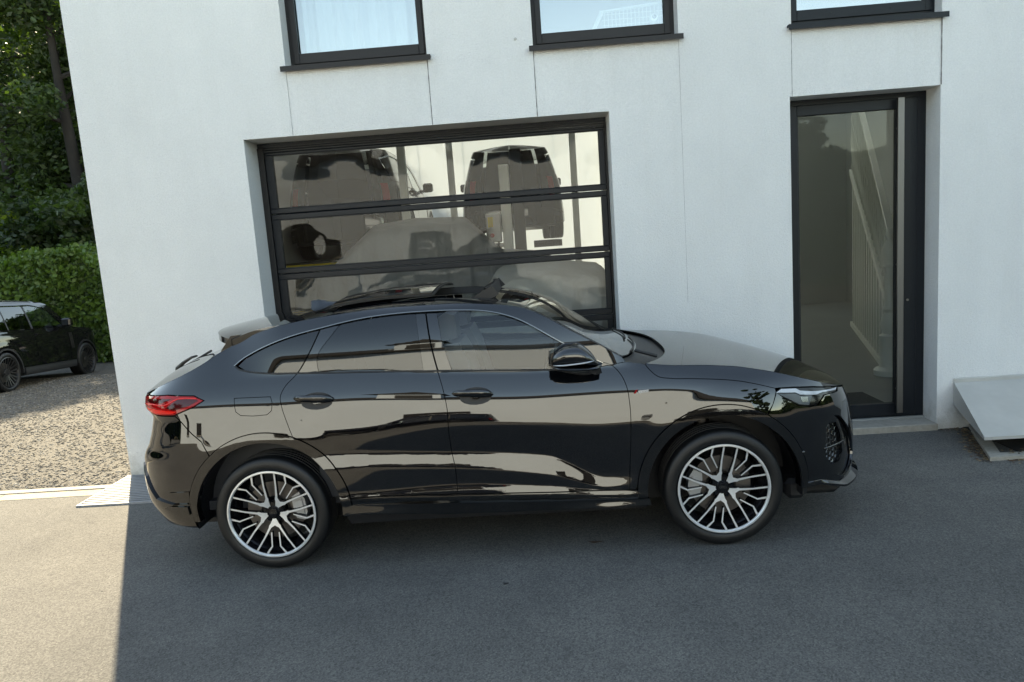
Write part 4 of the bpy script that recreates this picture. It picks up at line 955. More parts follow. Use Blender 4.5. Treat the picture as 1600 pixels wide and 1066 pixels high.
# ---- garage door: sectional, glazed
GY=6.69
gd=lb(MB().box(GX0,GX1,GY-.002,GY+.05,2.965,3.008).build('garage_door',[M['anthracite']],bld))
def sub(b,name,m,auto=None): 
    o=b.build(name,[M[k] for k in (m if isinstance(m,list) else [m])],gd,auto=auto); return o
b=MB()
for i in range(4): b.box(GX0+.05,GX1-.02,GY-.012-(.003 if i%2 else 0),GY+.04,2.925+i*.0205-.0,2.925+i*.0205+.014)
sub(b,'lintel_grille','anthracite')
b=MB(); b.box(GX0+.0,GX0+.055,GY-.02,GY+.06,0,2.965,bev=.004); sub(b,'door_jamb','brown_frame')
b=MB(); b.box(GX1-.02,GX1,GY-.02,GY+.06,0,2.965,bev=.004); sub(b,'door_jamb','brown_frame')
secz=[.04,.63,1.215,1.80,2.36,2.925]
for i in range(5):
    z0,z1=secz[i],secz[i+1]; x0,x1=GX0+.058,GX1-.022; g0=x0+.072; g1=x1-.055; a0=z0+.050+(.0 if i else .04); a1=z1-.052+(.024 if i==4 else 0)
    b=MB(); f=.012
    b.box(x0,x1,GY,GY+.045,z0+.003,a0,bev=.005); b.box(x0,x1,GY,GY+.045,a1,z1-.003,bev=.005); b.box(x0,g0,GY+.0015,GY+.043,a0,a1,bev=.004); b.box(g1,x1,GY+.0015,GY+.043,a0,a1,bev=.004)
    sub(b,'door_section','anthracite')
    b=MB(); b.box(g0-.0,g1,GY+.006,GY+.012,a0,a0+.008); b.box(g0,g1,GY+.006,GY+.012,a1-.008,a1); sub(b,'glazing_bead','rubber')
    b=MB(); nx,nz=24,6; V=[];F=[]
    for u_ in range(nx+1):
        for w_ in range(nz+1):
            x=g0+(g1-g0)*u_/nx; z=a0+(a1-a0)*w_/nz; V.append((x,GY+.018+.004*math.sin(u_*1.1+i*2)*math.sin(math.pi*w_/nz),z))
    for u_ in range(nx):
        for w_ in range(nz): a=u_*(nz+1)+w_; F.append((a,a+nz+1,a+nz+2,a+1))
    b.add(V,F); o=b.build('pane',[M['glass_garage']],gd,smooth=True)
b=MB(); b.box(GX0,GX1,GY-.02,GY+.06,.0,.04); sub(b,'door_seal','rubber')
# ---- entrance door
EY=6.612
ed=lb(MB().box(EX0,EX0+.055,EY,EY+.08,.06,EZ1).box(EX1-.075,EX1,EY,EY+.08,.06,EZ1).box(EX0+.055,EX1-.075,EY,EY+.08,EZ1-.05,EZ1).box(EX0+.055,EX1-.075,EY,EY+.08,.06,.085).build('entrance_door',[M['anthracite']],bld))
dx0,dx1=EX0+.058,EX1-.078; px0,px1=EX0+.135,3.262
def sube(b,name,m,auto=None): return b.build(name,[M[m]],ed,auto=auto)
b=MB(); b.box(dx0,px0,EY-.012,EY+.055,.09,EZ1-.053,bev=.003); b.box(px1,dx1,EY-.012,EY+.055,.09,EZ1-.053,bev=.003); b.box(px0,px1,EY-.0105,EY+.053,EZ1-.14,EZ1-.0535,bev=.003); b.box(px0,px1,EY-.0105,EY+.053,.0905,.205,bev=.003); sube(b,'door_leaf','anthracite')
b=MB(); b.box(px0,px1,EY+.02,EY+.024,.205,EZ1-.14); o=sube(b,'pane','glass_door')
b=MB(); b.box(px0,px0+.012,EY-.004,EY+.019,.205,EZ1-.14); b.box(px1-.012,px1,EY-.004,EY+.019,.205,EZ1-.14); sube(b,'glazing_bead','rubber')
b=MB(); b.box(3.235,3.292,EY-.085,EY-.062,.13,2.955,bev=.003); o=sube(b,'pull_bar','steel')
for z in (.35,1.5,2.7):
    b=MB(); b.tube([(3.264,EY-.063,z),(3.264,EY-.011,z)],.01,10); sube(b,'bar_mount','steel')
b=MB(); b.tube([(3.36,EY-.02,1.17),(3.36,EY-.011,1.17)],.011,14); sube(b,'lock_cylinder','steel')
b=MB(); b.box(EX0-.0,EX1+.0,YW-.03,EY+.08,-.1,.058,bev=.006); lb(b.build('threshold',[M['concrete']],bld))
# ---- upper windows
for wi,(a,c) in enumerate(WN):
    dk='brown_frame' if wi<2 else 'anthracite'; y=6.55 if wi<2 else 6.50
    w=lb(MB().box(a,a+.075,y,y+.07,WS+.02,WZ1).box(c-.075,c,y,y+.07,WS+.02,WZ1).box(a+.075,c-.075,y,y+.07,WS+.02,WS+.135).box(a+.075,c-.075,y,y+.07,WZ1-.09,WZ1).build('window',[M[dk]],bld))
    b=MB(); b.box(a+.035,a+.085,y-.016,y-.001,WS+.055,WZ1-.05,bev=.003); b.box(c-.085,c-.035,y-.016,y-.001,WS+.055,WZ1-.05,bev=.003); b.box(a+.085,c-.085,y-.015,y-.001,WS+.055,WS+.142,bev=.003); b.build('sash',[M[dk]],w)
    MB().box(a+.08,c-.08,y+.02,y+.024,WS+.13,WZ1-.09).build('pane',[M['glass_win']],w)
    b=MB(); b.box(a-.035,c+.035,YW-.045,y+.0,WS-.022,WS+.0,bev=.003); b.box(a-.035,c+.035,YW-.047,YW-.04,WS-.045,WS-.002); b.build('sill',[M['brown_frame'] if wi<2 else M['anthracite']],w)
    for t in (.3,.7):
        b=MB(); b.tube([(a+(c-a)*t,y-.019,WS+.105),(a+(c-a)*t,y-.015,WS+.105)],.006,8); b.build('drain_cap',[M['rubber']],w)
# curtains behind the left window
M['curtain']=mat('sheer_curtain',(.78,.84,.86),.9)
b=MB(); b.grid(lambda u,v:(-1.98+1.07*u,6.78+.03*math.sin(u*34)+.012*math.sin(u*83),3.6+1.4*v),90,1); cu=b.build('curtain',[M['curtain']],smooth=True); tag(cu,'sheer pale curtain hanging behind the left upper window','curtain')
# second window: wire guard and a round sensor behind the pane
wg=MB(); wg.tube([(.62,6.66,3.72),(.72,6.66,3.90)],.02,6); wg.tube([(.70,6.66,3.90),(1.25,6.66,3.94)],.012,6)
for i in range(15): wg.tube([(.74+i*.034,6.66,3.72),(.74+i*.034,6.66,3.90+i*.002)],.003,4)
for i in range(4): wg.tube([(.72,6.66,3.74+i*.045),(1.25,6.66,3.74+i*.045)],.003,4)
o=wg.build('pet_gate',[M['white']]); tag(o,'white wire grille standing inside the middle upper window','grille')
b=MB(); b.lathe([(.001,-.03),(.03,-.028),(.04,-.01),(.04,.02)],c=(1.17,6.62,3.80),n=24,axis='y'); b.lathe([(.001,-.034),(.018,-.033),(.02,-.028)],c=(1.17,6.62,3.81),n=20,axis='y',m=1); b.box(1.16,1.18,6.62,6.64,3.72,3.78); o=b.build('window_camera',[M['white'],M['rubber']],auto=40); tag(o,'small white round camera in the corner of the middle upper window','camera')
# plug on the facade
b=MB(); b.lathe([(.001,-.010),(.010,-.008),(.013,0)],c=(-.056,YW,3.664),n=16); o=b.build('wall_plug',[M['zinc']],auto=40); tag(o,'small round cap on the facade between the two left upper windows','wall cap')
# ---------------------------------------------------------------- drain grate, light well cover, kerb
M['panelgrey']=mat('pale_panel',(.36,.37,.33),.6)
M['galv']=mat('galvanised_steel',(.27,.28,.29),.6,metal=.2,noise_=[(8,3,.12)])
gt=empty('drain_grate',(-3.2,6.0,0),label='galvanised slotted floor grate along the base of the facade at the corner',cat='grate')
gx0,gx1,gy0,gy1=-3.99,-1.2,5.60,6.382
def lg(o): o.location=(3.2,-6.0,0); return o
b=MB(); b.box(gx0,gx1,gy0,gy0+.012,.0,.016); b.box(gx0,gx1,gy1-.012,gy1,.0,.016); b.box(gx0-.012,gx0,gy0,gy1,.0,.016); b.box(gx1,gx1+.012,gy0,gy1,.0,.016); lg(b.build('frame',[M['galv']],gt))
lg(MB().box(gx0,gx1,gy0+.012,gy1-.012,.001,.004).build('gap_shade_sheet',[M['rubber']],gt))  # flat black sheet; the shade between the bars is put into its colour
k=0; y=gy0+.02
while y<gy1-.02:
    lg(MB().box(gx0,gx1,y,y+.019,.005,.015).build('bar',[M['galv']],gt)); y+=.045
# light well cover
lw=empty('light_well_cover',(4.2,6.386,0),label='sloping grey sheet metal light well cover leaning against the facade right of the entrance',cat='cover')
def ll(o): o.location=(-4.2,-6.386,0); return o
A0=(3.664,6.384,.425); A1=(3.664,6.384,.219); B0=(3.43,5.55,.165); B1=(3.43,5.55,.14); C0=(5.2,6.384,.425); C1=(5.2,6.384,.219); E0=(4.97,5.55,.165); E1=(4.97,5.55,.14)
ll(MB().add([A0,B0,E0,C0],[(0,1,2,3)]).add([(p[0],p[1],p[2]-.004) for p in (A0,B0,E0,C0)],[(3,2,1,0)]).build('top_sheet',[M['zinc']],lw))
ll(MB().add([A0,A1,B1,B0],[(0,1,2,3)]).add([(p[0]+.004,p[1],p[2]) for p in (A0,A1,B1,B0)],[(3,2,1,0)]).build('side_sheet',[M['zinc']],lw))
ll(MB().add([C0,C1,E1,E0],[(3,2,1,0)]).build('side_sheet',[M['zinc']],lw))
ll(MB().add([B0,B1,E1,E0],[(0,1,2,3)]).add([(p[0],p[1]+.004,p[2]) for p in (B0,B1,E1,E0)],[(3,2,1,0)]).build('front_lip',[M['zinc']],lw))
b=MB(); n=24; V=[]
for i in range(n+1):
    x=3.66+1.55*i/n; V+=[(x,6.372,.421),(x,6.372,.452+.004*rnd.random()),(x,6.385,.46+.004*rnd.random())]
b.add(V,[(3*i,3*i+3,3*i+4,3*i+1) for i in range(n)]+[(3*i+1,3*i+4,3*i+5,3*i+2) for i in range(n)]); ll(b.build('wall_flashing',[M['zinc']],lw))
kb=MB(); kb.prism([(3.80,6.384),(3.42,5.46),(5.35,5.46),(5.35,5.56),(3.56,5.56),(3.90,6.384)],-.05,.03,'z'); o=kb.build('light_well_kerb',[M['concrete']]); tag(o,'low rough concrete kerb around the light well under the grey cover','kerb')
b=MB(); b.box(3.75,5.3,5.62,6.38,-.02,.006); o=b.build('light_well_floor',[mat('dark_soil',(.02,.017,.014),.95,noise_=[(20,4,.4)])]); o['kind']='structure'
# dry leaves along the kerb and the wall foot
def litter(name,n,region,size,mats,lab,cat):
    V=[];F=[];mi=[]
    for i in range(n):
        x,y,z=region(); s=size*(.5+rnd.random()); a=rnd.random()*6.28; t=rnd.uniform(-.5,.5); c,sn=math.cos(a),math.sin(a); k=len(V)
        for (u,v,w) in ((1,0,0),(.2,.5,.12),(-.9,.15,0),(-.5,-.45,.1),(.4,-.4,.05)):
            X,Y=u*s,v*s; V.append((x+X*c-Y*sn,y+X*sn+Y*c,z+.003+abs(t)*s*w*3+max(0,u*t)*s*.4))
        F.append((k,k+1,k+2,k+3,k+4)); mi.append(rnd.randrange(len(mats)))
    o=mesh(name,V,F,mats,mi=mi); tag(o,lab,cat,kind='stuff'); return o
lm=[mat('dry_leaf_%s'%k,c,.8) for k,c in (('brown',(.10,.05,.022)),('dark',(.045,.026,.014)),('tan',(.26,.18,.09)))]
def reg1():
    t=rnd.random()
    if t<.45: x=rnd.uniform(3.55,5.3); return (x,5.46-abs(rnd.gauss(0,.035)),0.)
    if t<.8: s=rnd.random(); return (3.42+.36*s-abs(rnd.gauss(0,.05)),5.46+.92*s+rnd.gauss(0,.03),0.)
    return (rnd.uniform(3.6,4.6),rnd.uniform(5.5,5.62),.03)
litter('dry_leaves',900,reg1,.014,lm,'brown dry leaves and crumbs gathered along the kerb below the grey cover','leaf litter')
def reg2():
    return (3.53+abs(rnd.gauss(0,.12)),6.37-abs(rnd.gauss(0,.03)),.0)
litter('wall_foot_debris',220,reg2,.007,lm[:2]+[sm[1]],'dark grit and debris gathered at the wall foot beside the entrance step','debris')
M['patch']=mat('dark_stain',(.012,.011,.010),.7)
def blob(name,x,y,rx,ry,lab,cat,m):
    V=[(x,y,.006)];n=22
    for i in range(n): a=2*math.pi*i/n; k=1+.35*math.sin(a*3+1)+.2*rnd.uniform(-1,1); V.append((x+rx*k*math.cos(a),y+ry*k*math.sin(a),.0015))
    o=mesh(name,V,[(0,1+i,1+(i+1)%n) for i in range(n)],m); tag(o,lab,cat)
blob('fallen_leaf',.262,4.37,.042,.016,'dark brown wet leaf lying flat on the asphalt in front of the car','leaf',lm[1])
blob('tar_spot',-.30,3.87,.016,.012,'tiny dark spot on the asphalt below the rear door','spot',M['patch'])
# ---------------------------------------------------------------- stair hall behind the entrance
st=empty('staircase',(4.05,8.4,.075),label='white wooden staircase with turned newel post seen through the entrance door',cat='staircase')
def ls(o): o.location=(-4.05,-8.4,-.075); return o
PA=Vector((4.08,8.42,.075)); PB=Vector((5.55,12.9,.075)); dv=(PB-PA); LN=dv.length; dn=dv/LN; pr_=Vector((dn.y,-dn.x,0))
zr=lambda s:1.02+ s*.66                                    # handrail height along the flight
prof=[(.001,0),(.17,0),(.175,.05),(.15,.07),(.115,.08),(.105,.10),(.10,.33),(.115,.35),(.115,.38),(.07,.40),(.085,.44),(.10,.49),(.085,.55),(.055,.60),(.075,.63),(.06,.66),(.055,1.00),(.075,1.03),(.05,1.06),(.075,1.12),(.085,1.18),(.06,1.24),(.03,1.28),(.05,1.32),(.03,1.38),(.001,1.39)]
ls(MB().lathe([(r*.95,h*1.24) for r,h in prof],c=tuple(PA),n=28,axis='z').build('newel_post',[M['white']],st,auto=40))
FS=lambda q:.96+q*.42                                    # top of the string
FH=lambda q:1.72+q*.60                                   # handrail
def quadpost(s0,s1,off0,off1,z0f,z1f,name,m):
    V=[]
    for q in (s0,s1):
        for of,z in ((off0,z0f(q)),(off1,z0f(q)),(off1,z1f(q)),(off0,z1f(q))): w_=PA+dn*q+pr_*of; V.append((w_.x,w_.y,z))
    return ls(MB().add(V,[(0,4,7,3),(1,2,6,5),(3,7,6,2),(0,3,2,1),(4,5,6,7),(0,1,5,4)]).build(name,[M[m]],st))
SE=4.25
quadpost(.1,SE,.02,.05,lambda q:.076,lambda q:FS(q)-.02,'side_panel','panelgrey')
nb=15
for i in range(nb): 
    q=.16+i*(SE-.2)/nb; quadpost(q,q+.085,-.012,.0195,lambda q:.16,lambda q:FS(q)-.06,'batten','white')
quadpost(.05,SE,-.03,.019,lambda q:.077,lambda q:.158,'plinth','white')
quadpost(.0,SE,-.035,.06,lambda q:FS(q)-.09,FS,'string_board','white')
for off in (.015,1.0):
    for i in range(21):
        q=.17+i*.2
        if q>SE: break
        p=PA+dn*q+pr_*off; z0=FS(q); H=FH(q)-z0
        pf=[(.02,0),(.032,.04*H),(.018,.1*H),(.034,.3*H),(.018,.5*H),(.03,.56*H),(.017,.62*H),(.022,.95*H),(.022,H)]
        ls(MB().lathe(pf,c=(p.x,p.y,z0),n=10,axis='z').build('baluster',[M['white']],st,smooth=True))
    quadpost(.0,SE,off-.035,off+.035,FH,lambda q:FH(q)+.07,'handrail','white')
for i in range(13):
    q=.2+i*.31; z=.96-.17+.42*q-.5
    if z<.2: z=.2
    V=[]
    for g in (PA+dn*q,PA+dn*(q+.33)):
        for o_ in (.055,1.0): w_=g+pr_*o_; V.append((w_.x,w_.y))
    b=MB(); b.add([(x,y,z-.12) for x,y in V]+[(x,y,z) for x,y in V],[(4,6,7,5),(0,4,5,1),(2,3,7,6),(0,2,6,4),(1,5,7,3)]); ls(b.build('step',[M['white']],st))
b=MB(); b.box(2.5,3.4,6.9,7.6,.076,.088); o=b.build('door_mat',[mat('mat_grey',(.06,.06,.06),.95,noise_=[(60,2,.3)])]); tag(o,'dark grey mat on the floor just inside the entrance door','door mat')
# ---------------------------------------------------------------- boxy SUV, built once and copied
def make_boxy(name='parked_car',glassm='dark_glass'):
    root=empty(name,(0,0,0))
    low=[(0.0,-25),(.30,-10),(.36,6),(.45,2),(.60,3),(.75,2),(.90,5),(1.0,7),(1.08,10),(1.16,22),(1.19,14),(1.30,15),(1.55,18),(1.70,24),(1.78,38),(1.82,60),(1.95,75)]
    st_=[(-1.6,low),(0,low),(2.0,low),(2.45,low),(2.6,[(z,t if z<1.0 else t+20*(z-1.0)/.2) if z<1.2 else (z,60) for z,t in low]),(4.4,[(z,t if z<1.0 else t+20*(z-1.0)/.2) if z<1.2 else (z,60) for z,t in low])]
    S=CarSurface(st_,([-1.6,0,2,3,4.4],[.96,.98,.98,.975,.95]),.75,dict(x0=3.1,n=3.2,a=.72,L=([0,.3,.5,.9,1.05,1.2,1.5],[.93,.97,1,.98,.95,.86,.7])),dict(x0=-.35,n=3.4,a=.78,L=([0,.3,.5,.9,1.1,1.5,1.8,2],[.9,.97,1,.98,.96,.90,.80,.7])),
        ([-3,-1.4,-.7,0,.8,1.5,1.9,2.15,2.5,2.7,3.1,3.5,4.6],[1.68,1.70,1.76,1.79,1.80,1.785,1.72,1.50,1.21,1.165,1.14,1.12,1.07]),
        ([-1.3,-1.0,-.3,.5,1.2,1.75,1.95,2.2,2.55,2.75,3.2,3.6,3.85],[1.74,1.80,1.84,1.855,1.85,1.80,1.70,1.50,1.24,1.20,1.175,1.14,1.08]),[(0,.39,.5,.62,.008),(2.93,.39,.5,.62,.008)])
    B=Body(S,root); RA=.47; zc=.39
    kw=dict(du=.09,dz=.04,step=.05)
    top_l=smooth_line([(-1.0,1.60),(-.6,1.66),(0,1.69),(.8,1.70),(1.45,1.685),(1.75,1.60),(2.0,1.40),(2.2,1.215)],.08)
    bt=lambda x:1.195-.004*x
    ca=math.degrees(math.asin((.95-zc)/RA)) if .95-zc<RA else 90
    rd=[(.30,bt(.3))]+[(.26,.95)]+arc(0,zc,RA,55,6,8)+[(1.02,.44),(1.04,bt(1))]
    B.panel('rear_door',rd,M['paint_b'],**kw)
    B.panel('front_door',[(1.05,bt(1)),(1.03,.44),(2.25,.44),(2.28,.9),(2.20,bt(2.2))],M['paint_b'],**kw)
    B.panel('front_fender',[(2.21,1.20),(2.29,.9),(2.26,.44)]+arc(2.93,zc,RA,174,30,16)+[(3.38,.8),(3.42,1.08),(3.2,1.12),(2.6,1.16)],M['paint_b'],**kw)
    cr=[(u,float(S.crest(u))) for u in np.arange(2.3,-1.3,-.08)]
    B.panel('side_frame',[(.30,bt(.3)),(-.85,1.21),(-1.0,1.60)]+[p for p in top_l if p[0]>-.98]+[(2.25,1.22),(2.34,1.30)]+cr+[(-1.3,.60),(-.6,.50)]+arc(0,zc,RA,165,57,14)+[(.25,.95)],M['paint_b'],**kw)
    uE=3.1+float(S.pf[0][-1]); uR=-.35-float(S.pr[0][-1])
    B.panel('front_bumper',[(3.39,.8)]+arc(2.93,zc,RA,30,-6,6)+[(3.6,.28),(uE,.28),(uE,1.06),(3.9,1.07),(3.43,1.085)],M['paint_b'],**kw)
    B.panel('rear_bumper',[(-1.31,.60),(-.6,.49)]+arc(0,zc,RA,166,186,4)+[(-.6,.30),(uR,.30),(uR,1.69),(-1.31,1.69)],M['paint_b'],**kw)
    B.panel('bonnet_side',[(2.35,1.19),(2.6,1.165),(3.2,1.125),(3.43,1.09),(3.9,1.075),(uE,1.065)]+[(u,float(S.crest(u))) for u in np.arange(uE,2.34,-.1)],M['paint_b'],**kw)
    B.panel('sill',[(.5,.43),(2.42,.43),(2.42,.28),(.5,.28)],M['plastic'],off=.01,**kw)
    for cx in (0,2.93):
        B.panel('arch_trim',arc(cx,zc,RA,-8,188,30)+arc(cx,zc,.43,188,-8,30),M['plastic'],off=.008,flange=.05,**kw)
        for sd in (1,-1):
            b=MB(); b.add([(cx+.46*math.cos(R(t)),-sd*.62,zc+.46*math.sin(R(t))) for t in range(-20,205,15)],[tuple(range(15))])
            b.add([(cx+.43*math.cos(R(-10+200*k/20)),-sd*yy,zc+.43*math.sin(R(-10+200*k/20))) for k in range(21) for yy in (.97,.60)],[(2*k,2*k+1,2*k+3,2*k+2) for k in range(20)]); b.build('wheel_well',[M['plastic']],root)
    tq=lambda a,c:[(p[0],p[1]-.02) for p in top_l if a<p[0]<c]
    B.panel('quarter_window',[(-.83,1.225)]+[(-.95,1.585)]+tq(-.93,.22)+[(.24,1.67),(.26,1.21)],M[glassm],off=-.006,**kw)
    B.panel('rear_window',[(.30,1.21),(.28,1.67)]+tq(.3,.98)+[(1.0,1.675),(1.02,1.205)],M[glassm],off=-.006,**kw)
    B.panel('front_window',[(1.09,1.205),(1.06,1.675)]+tq(1.07,2.12)+[(2.16,1.22),(2.15,1.20)],M['car_glass'],off=-.006,**kw)
    B.panel('door_pillar_cover',[(1.02,1.205),(1.0,1.68),(1.06,1.68),(1.09,1.205)],M['plastic'],off=-.004,**kw)
    B.panel('door_pillar_cover',[(.26,1.205),(.24,1.68),(.28,1.68),(.30,1.205)],M['plastic'],off=-.004,**kw)
    # the set of side vents behind the front wheel
    for k in range(3): B.panel('side_vent',[(2.31+k*.045,1.05),(2.335+k*.045,1.05),(2.345+k*.045,.70),(2.325+k*.045,.70)],M['chrome_dark'],off=.004,flange=.004,du=.05,dz=.05,step=.1,gap=0)
    B.panel('headlamp',[(3.42,1.04),(3.44,.92),(3.75,.90),(3.80,1.02)],M['lamp_lens'],off=.004,**kw)
    B.panel('grille',[(3.95,1.0),(3.95,.80),(uE,.80),(uE,1.0)],M['plastic'],off=.004,**kw)
    B.panel('tail_lamp',[(-.98,1.18),(-1.12,1.18),(-1.12,.80),(-1.0,.80)],M['red'],off=.004,**kw)
    def top(nm,u0,u1,m,v0=-1,v1=1,nu=14,nv=16,off=0):
        U_,V_=np.meshgrid(np.linspace(u0,u1,nu+1),np.linspace(v0,v1,nv+1),indexing='ij'); P=(S.T(U_,V_)+S.TN(U_,V_)*off).reshape(-1,3); F=[]
        for i in range(nu):
            for j in range(nv): a=i*(nv+1)+j; F.append((a,a+1,a+nv+2,a+nv+1))
        o=mesh(nm,P,F,m,root,smooth=True)
        if o.data.polygons[len(F)//2].normal.z<0: o.data.flip_normals()
    top('roof',uR+.02,1.72,M['roof_b']); top('windscreen',1.72,2.52,M['screen_glass'],-.93,.93); top('screen_frame',1.72,2.52,M['plastic'],.93,1,nv=2); top('screen_frame',1.72,2.52,M['plastic'],-1,-.93,nv=2); top('bonnet',2.52,uE-.02,M['paint_b'])
    b=MB(); b.box(-1.0,3.7,-.80,.80,.25,.42); b.box(-1.0,2.3,-.88,.88,.42,.50); b.box(2.1,2.4,-.8,.8,.5,1.12); b.build('underbody',[M['plastic']],root)
    for sd in (-1,1):
        b=MB(); b.box(.3,2.2,sd*.88-.02,sd*.88+.02,.5,1.17); b.build('door_lining',[M['interior']],root)
        for x in (1.25,.45):
            b=MB(); b.prism([(x,.75),(x+.5,.75),(x+.5,.62),(x-.1,.62),(x-.25,1.35),(x-.22,1.55),(x-.12,1.55),(x-.10,1.35)],sd*.42-.26,sd*.42+.26,'y'); b.build('seat',[M['seat']],root)
        b=MB(); b.box(2.0,2.16,sd*1.07-.10,sd*1.07+.10,1.20,1.38,bev=.03); b.box(2.04,2.12,sd*.94-.04,sd*.94+.04,1.20,1.25); b.build('mirror_housing',[M['paint_b']],root)
        for x,z in ((.34,1.08),(1.10,1.08)):
            p=S.P(x+.1,z); b=MB(); b.box(x,x+.22,-sd*float(p[1])-.025,-sd*float(p[1])+.025,z-.012,z+.012,bev=.006); b.build('door_handle',[M['paint_b']],root)
        for cx in (0,2.93):
            W_=link(D.objects.new('wheel',None),root); W_.location=(cx,-sd*.86,.39); W_.rotation_euler=(0,0,0 if sd>0 else math.pi); make_tyre(W_,.39,.30,.26,sections=40)
            b=MB(); b.lathe([(.30,-.128),(.285,-.132),(.27,-.09),(.26,.09)],n=40)
            for k in range(10):
                a=R(36*k); c_,s_=math.cos(a),math.sin(a); w_=.028
                for t in (-.16,.16):
                    c2,s2=math.cos(a+t),math.sin(a+t)
                    b.add([(.06*c_-w_*.5*s_,-.09,.06*s_+w_*.5*c_),(.06*c_+w_*.5*s_,-.09,.06*s_-w_*.5*c_),(.285*c2+w_*.5*s2,-.125,.285*s2-w_*.5*c2),(.285*c2-w_*.5*s2,-.125,.285*s2+w_*.5*c2)],[(0,1,2,3),(3,2,1,0)])
            b.lathe([(.001,-.10),(.065,-.097),(.075,-.08)],n=24); b.build('rim',[M['rimgrey']],W_,auto=40)
            MB().lathe([(.001,-.04),(.19,-.04),(.19,.0)],n=32).build('brake_disc',[M['disc']],W_)
    return root
M['paint_b']=mat('black_paint_b',(.006,.006,.007),.03,ior=1.55); M['roof_b']=mat('silver_roof',(.42,.42,.42),.12,metal=.6); M['chrome_dark']=mat('dark_vent',(.02,.02,.02),.3)
M['rimgrey']=mat('dark_alloy',(.05,.05,.052),.3,metal=.7)
suv=make_boxy()
tag(suv,'black boxy SUV with silver roof parked on the gravel beside the hedge','car')
def put(o,x,y,z,yaw,s=1):
    o.location=(x,y,z); o.rotation_euler=(0,0,yaw); o.scale=(s,s,s)
put(suv,-10.62,12.30,-.12,R(96),.93); suv.rotation_euler=(0,R(4),R(96))
def another(lab,x,y,z,yaw,s=1,group=None):
    c=copy_tree(suv); tag(c,lab,'car'); put(c,x,y,z,yaw,s); return c
another('dark SUV raised on the lift at the left inside the garage',-2.72,11.0,1.88,R(91),.86)
another('dark SUV standing further back on the right lift inside the garage',-.35,12.6,1.95,R(92),.85)
# cars across the yard, mirrored in the coupe's doors
for lab,x,y,yaw in (('black SUV parked across the yard before the long white wall, mirrored in the rear door',-1.8,-7.6,R(180)),('black SUV parked across the yard nearer the wall end, mirrored in the front door',5.8,-7.3,R(176))):
    another(lab,x,y,0,yaw,.95)
# ---------------------------------------------------------------- inside the garage
M['cover']=mat('car_cover_cloth',(.40,.38,.33),.75,noise_=[(2,4,.05)],bump=(9,.02,3)); M['cover2']=mat('grey_car_cover',(.23,.23,.22),.6,noise_=[(2,4,.06)],bump=(8,.02,3))
def covered(name,x,y,yaw,L_,W_,H_,m,lab,z0=.02):
    """a car under a cloth: silhouette of bonnet, cabin and boot with sagging folds"""
    px=[-.5,-.49,-.44,-.36,-.20,-.06,.12,.24,.36,.46,.49,.5]; pz=[0,.42,.52,.58,.96,1.0,.98,.64,.60,.50,.36,0]
    nu,nv=72,48; V=[];F=[]
    for i in range(nu+1):
        t=-.5+i/nu; h=float(np.interp(t,px,pz))*H_; wv=W_/2*(1-abs(2*t)**6*.35)
        for j in range(nv+1):
            s=-1+2*j/nv; a=abs(s); yy=math.copysign(wv*min(1,a*1.45),s) if a<.69 else math.copysign(wv*(1+.03*math.sin(i*.9)+.02*math.sin(i*2.3)),s)
            zz=h*(1-.10*(a/.69)**3) if a<.69 else h*.9*(1-(a-.69)/.31)
            zz+=.012*math.sin(i*.8+j*.5)*(a>.5); V.append((t*L_,yy,zz))
    for i in range(nu):
        for j in range(nv): a=i*(nv+1)+j; F.append((a,a+nv+1,a+nv+2,a+1))
    o=mesh(name,V,F,m,smooth=True); o.location=(x,y,z0); o.rotation_euler=(0,0,yaw); tag(o,lab,'covered car'); return o
covered('covered_car',-1.35,9.5,R(8),3.6,1.7,1.30,M['cover2'],'dark grey covered car on a raised ramp behind the left of the garage door',1.04)
lr=MB(); lr.box(-3.2,.5,8.75,9.15,.90,1.03).box(-3.2,.5,9.85,10.25,.90,1.03); lr.box(-3.1,-3.0,9.4,9.5,.02,1.0); lr.box(.3,.4,9.4,9.5,.02,1.0); lr=lr.build('ramp_platform',[M['rubber']]); tag(lr,'dark steel ramp under the grey covered car in the garage','car ramp')
covered('covered_car',.0,7.95,R(178),3.4,1.6,1.70,M['cover'],'beige covered car with wrinkled cloth close behind the right of the garage door')
# two-post lift column with its control box
lc=empty('lift_column',(-.25,10.0,.02),label='black and pale lift column with control box behind the garage panes',cat='car lift')
def lo(o): o.location=(.25,-10.0,-.02); return o
lo(MB().box(-.28,-.12,9.95,10.1,.02,3.2,bev=.01).build('post',[M['rubber']],lc)); lo(MB().box(-.44,-.30,9.97,10.08,.02,3.0,bev=.01).build('guide_rail',[M['white']],lc))
M['yellow']=mat('yellow_label',(.75,.55,.04),.5); M['redlabel']=mat('red_label',(.6,.05,.05),.5)
lo(MB().box(-.66,-.45,9.86,10.0,1.95,2.35,bev=.015).build('control_box',[M['zinc']],lc))
lo(MB().box(-.63,-.56,9.852,9.862,2.16,2.30).build('yellow_label',[M['yellow']],lc)); lo(MB().lathe([(.001,-.03),(.03,-.03),(.03,0)],c=(-.58,9.86,2.05),n=16).build('stop_button',[M['redlabel']],lc,smooth=True))
b=MB(); b.tube([(-.5,9.9,1.95),(-.52,9.88,1.6),(-.40,9.9,1.4),(-.44,9.9,.9)],.018,6); b.box(-.66,-.46,9.82,9.98,1.35,1.75,bev=.02); lo(b.build('hydraulic_pump',[M['rubber']],lc))
pl=empty('lift_platform',(-2.0,11.5,1.25),label='steel ramp platform carrying the raised dark SUV in the garage',cat='car lift')
for x in (-3.35,-2.15):
    b=MB(); b.box(x-.22,x+.22,9.4,14.8,1.76,1.86); o=b.build('ramp',[M['rubber']],pl); o.location=(2.0,-11.5,-1.25)
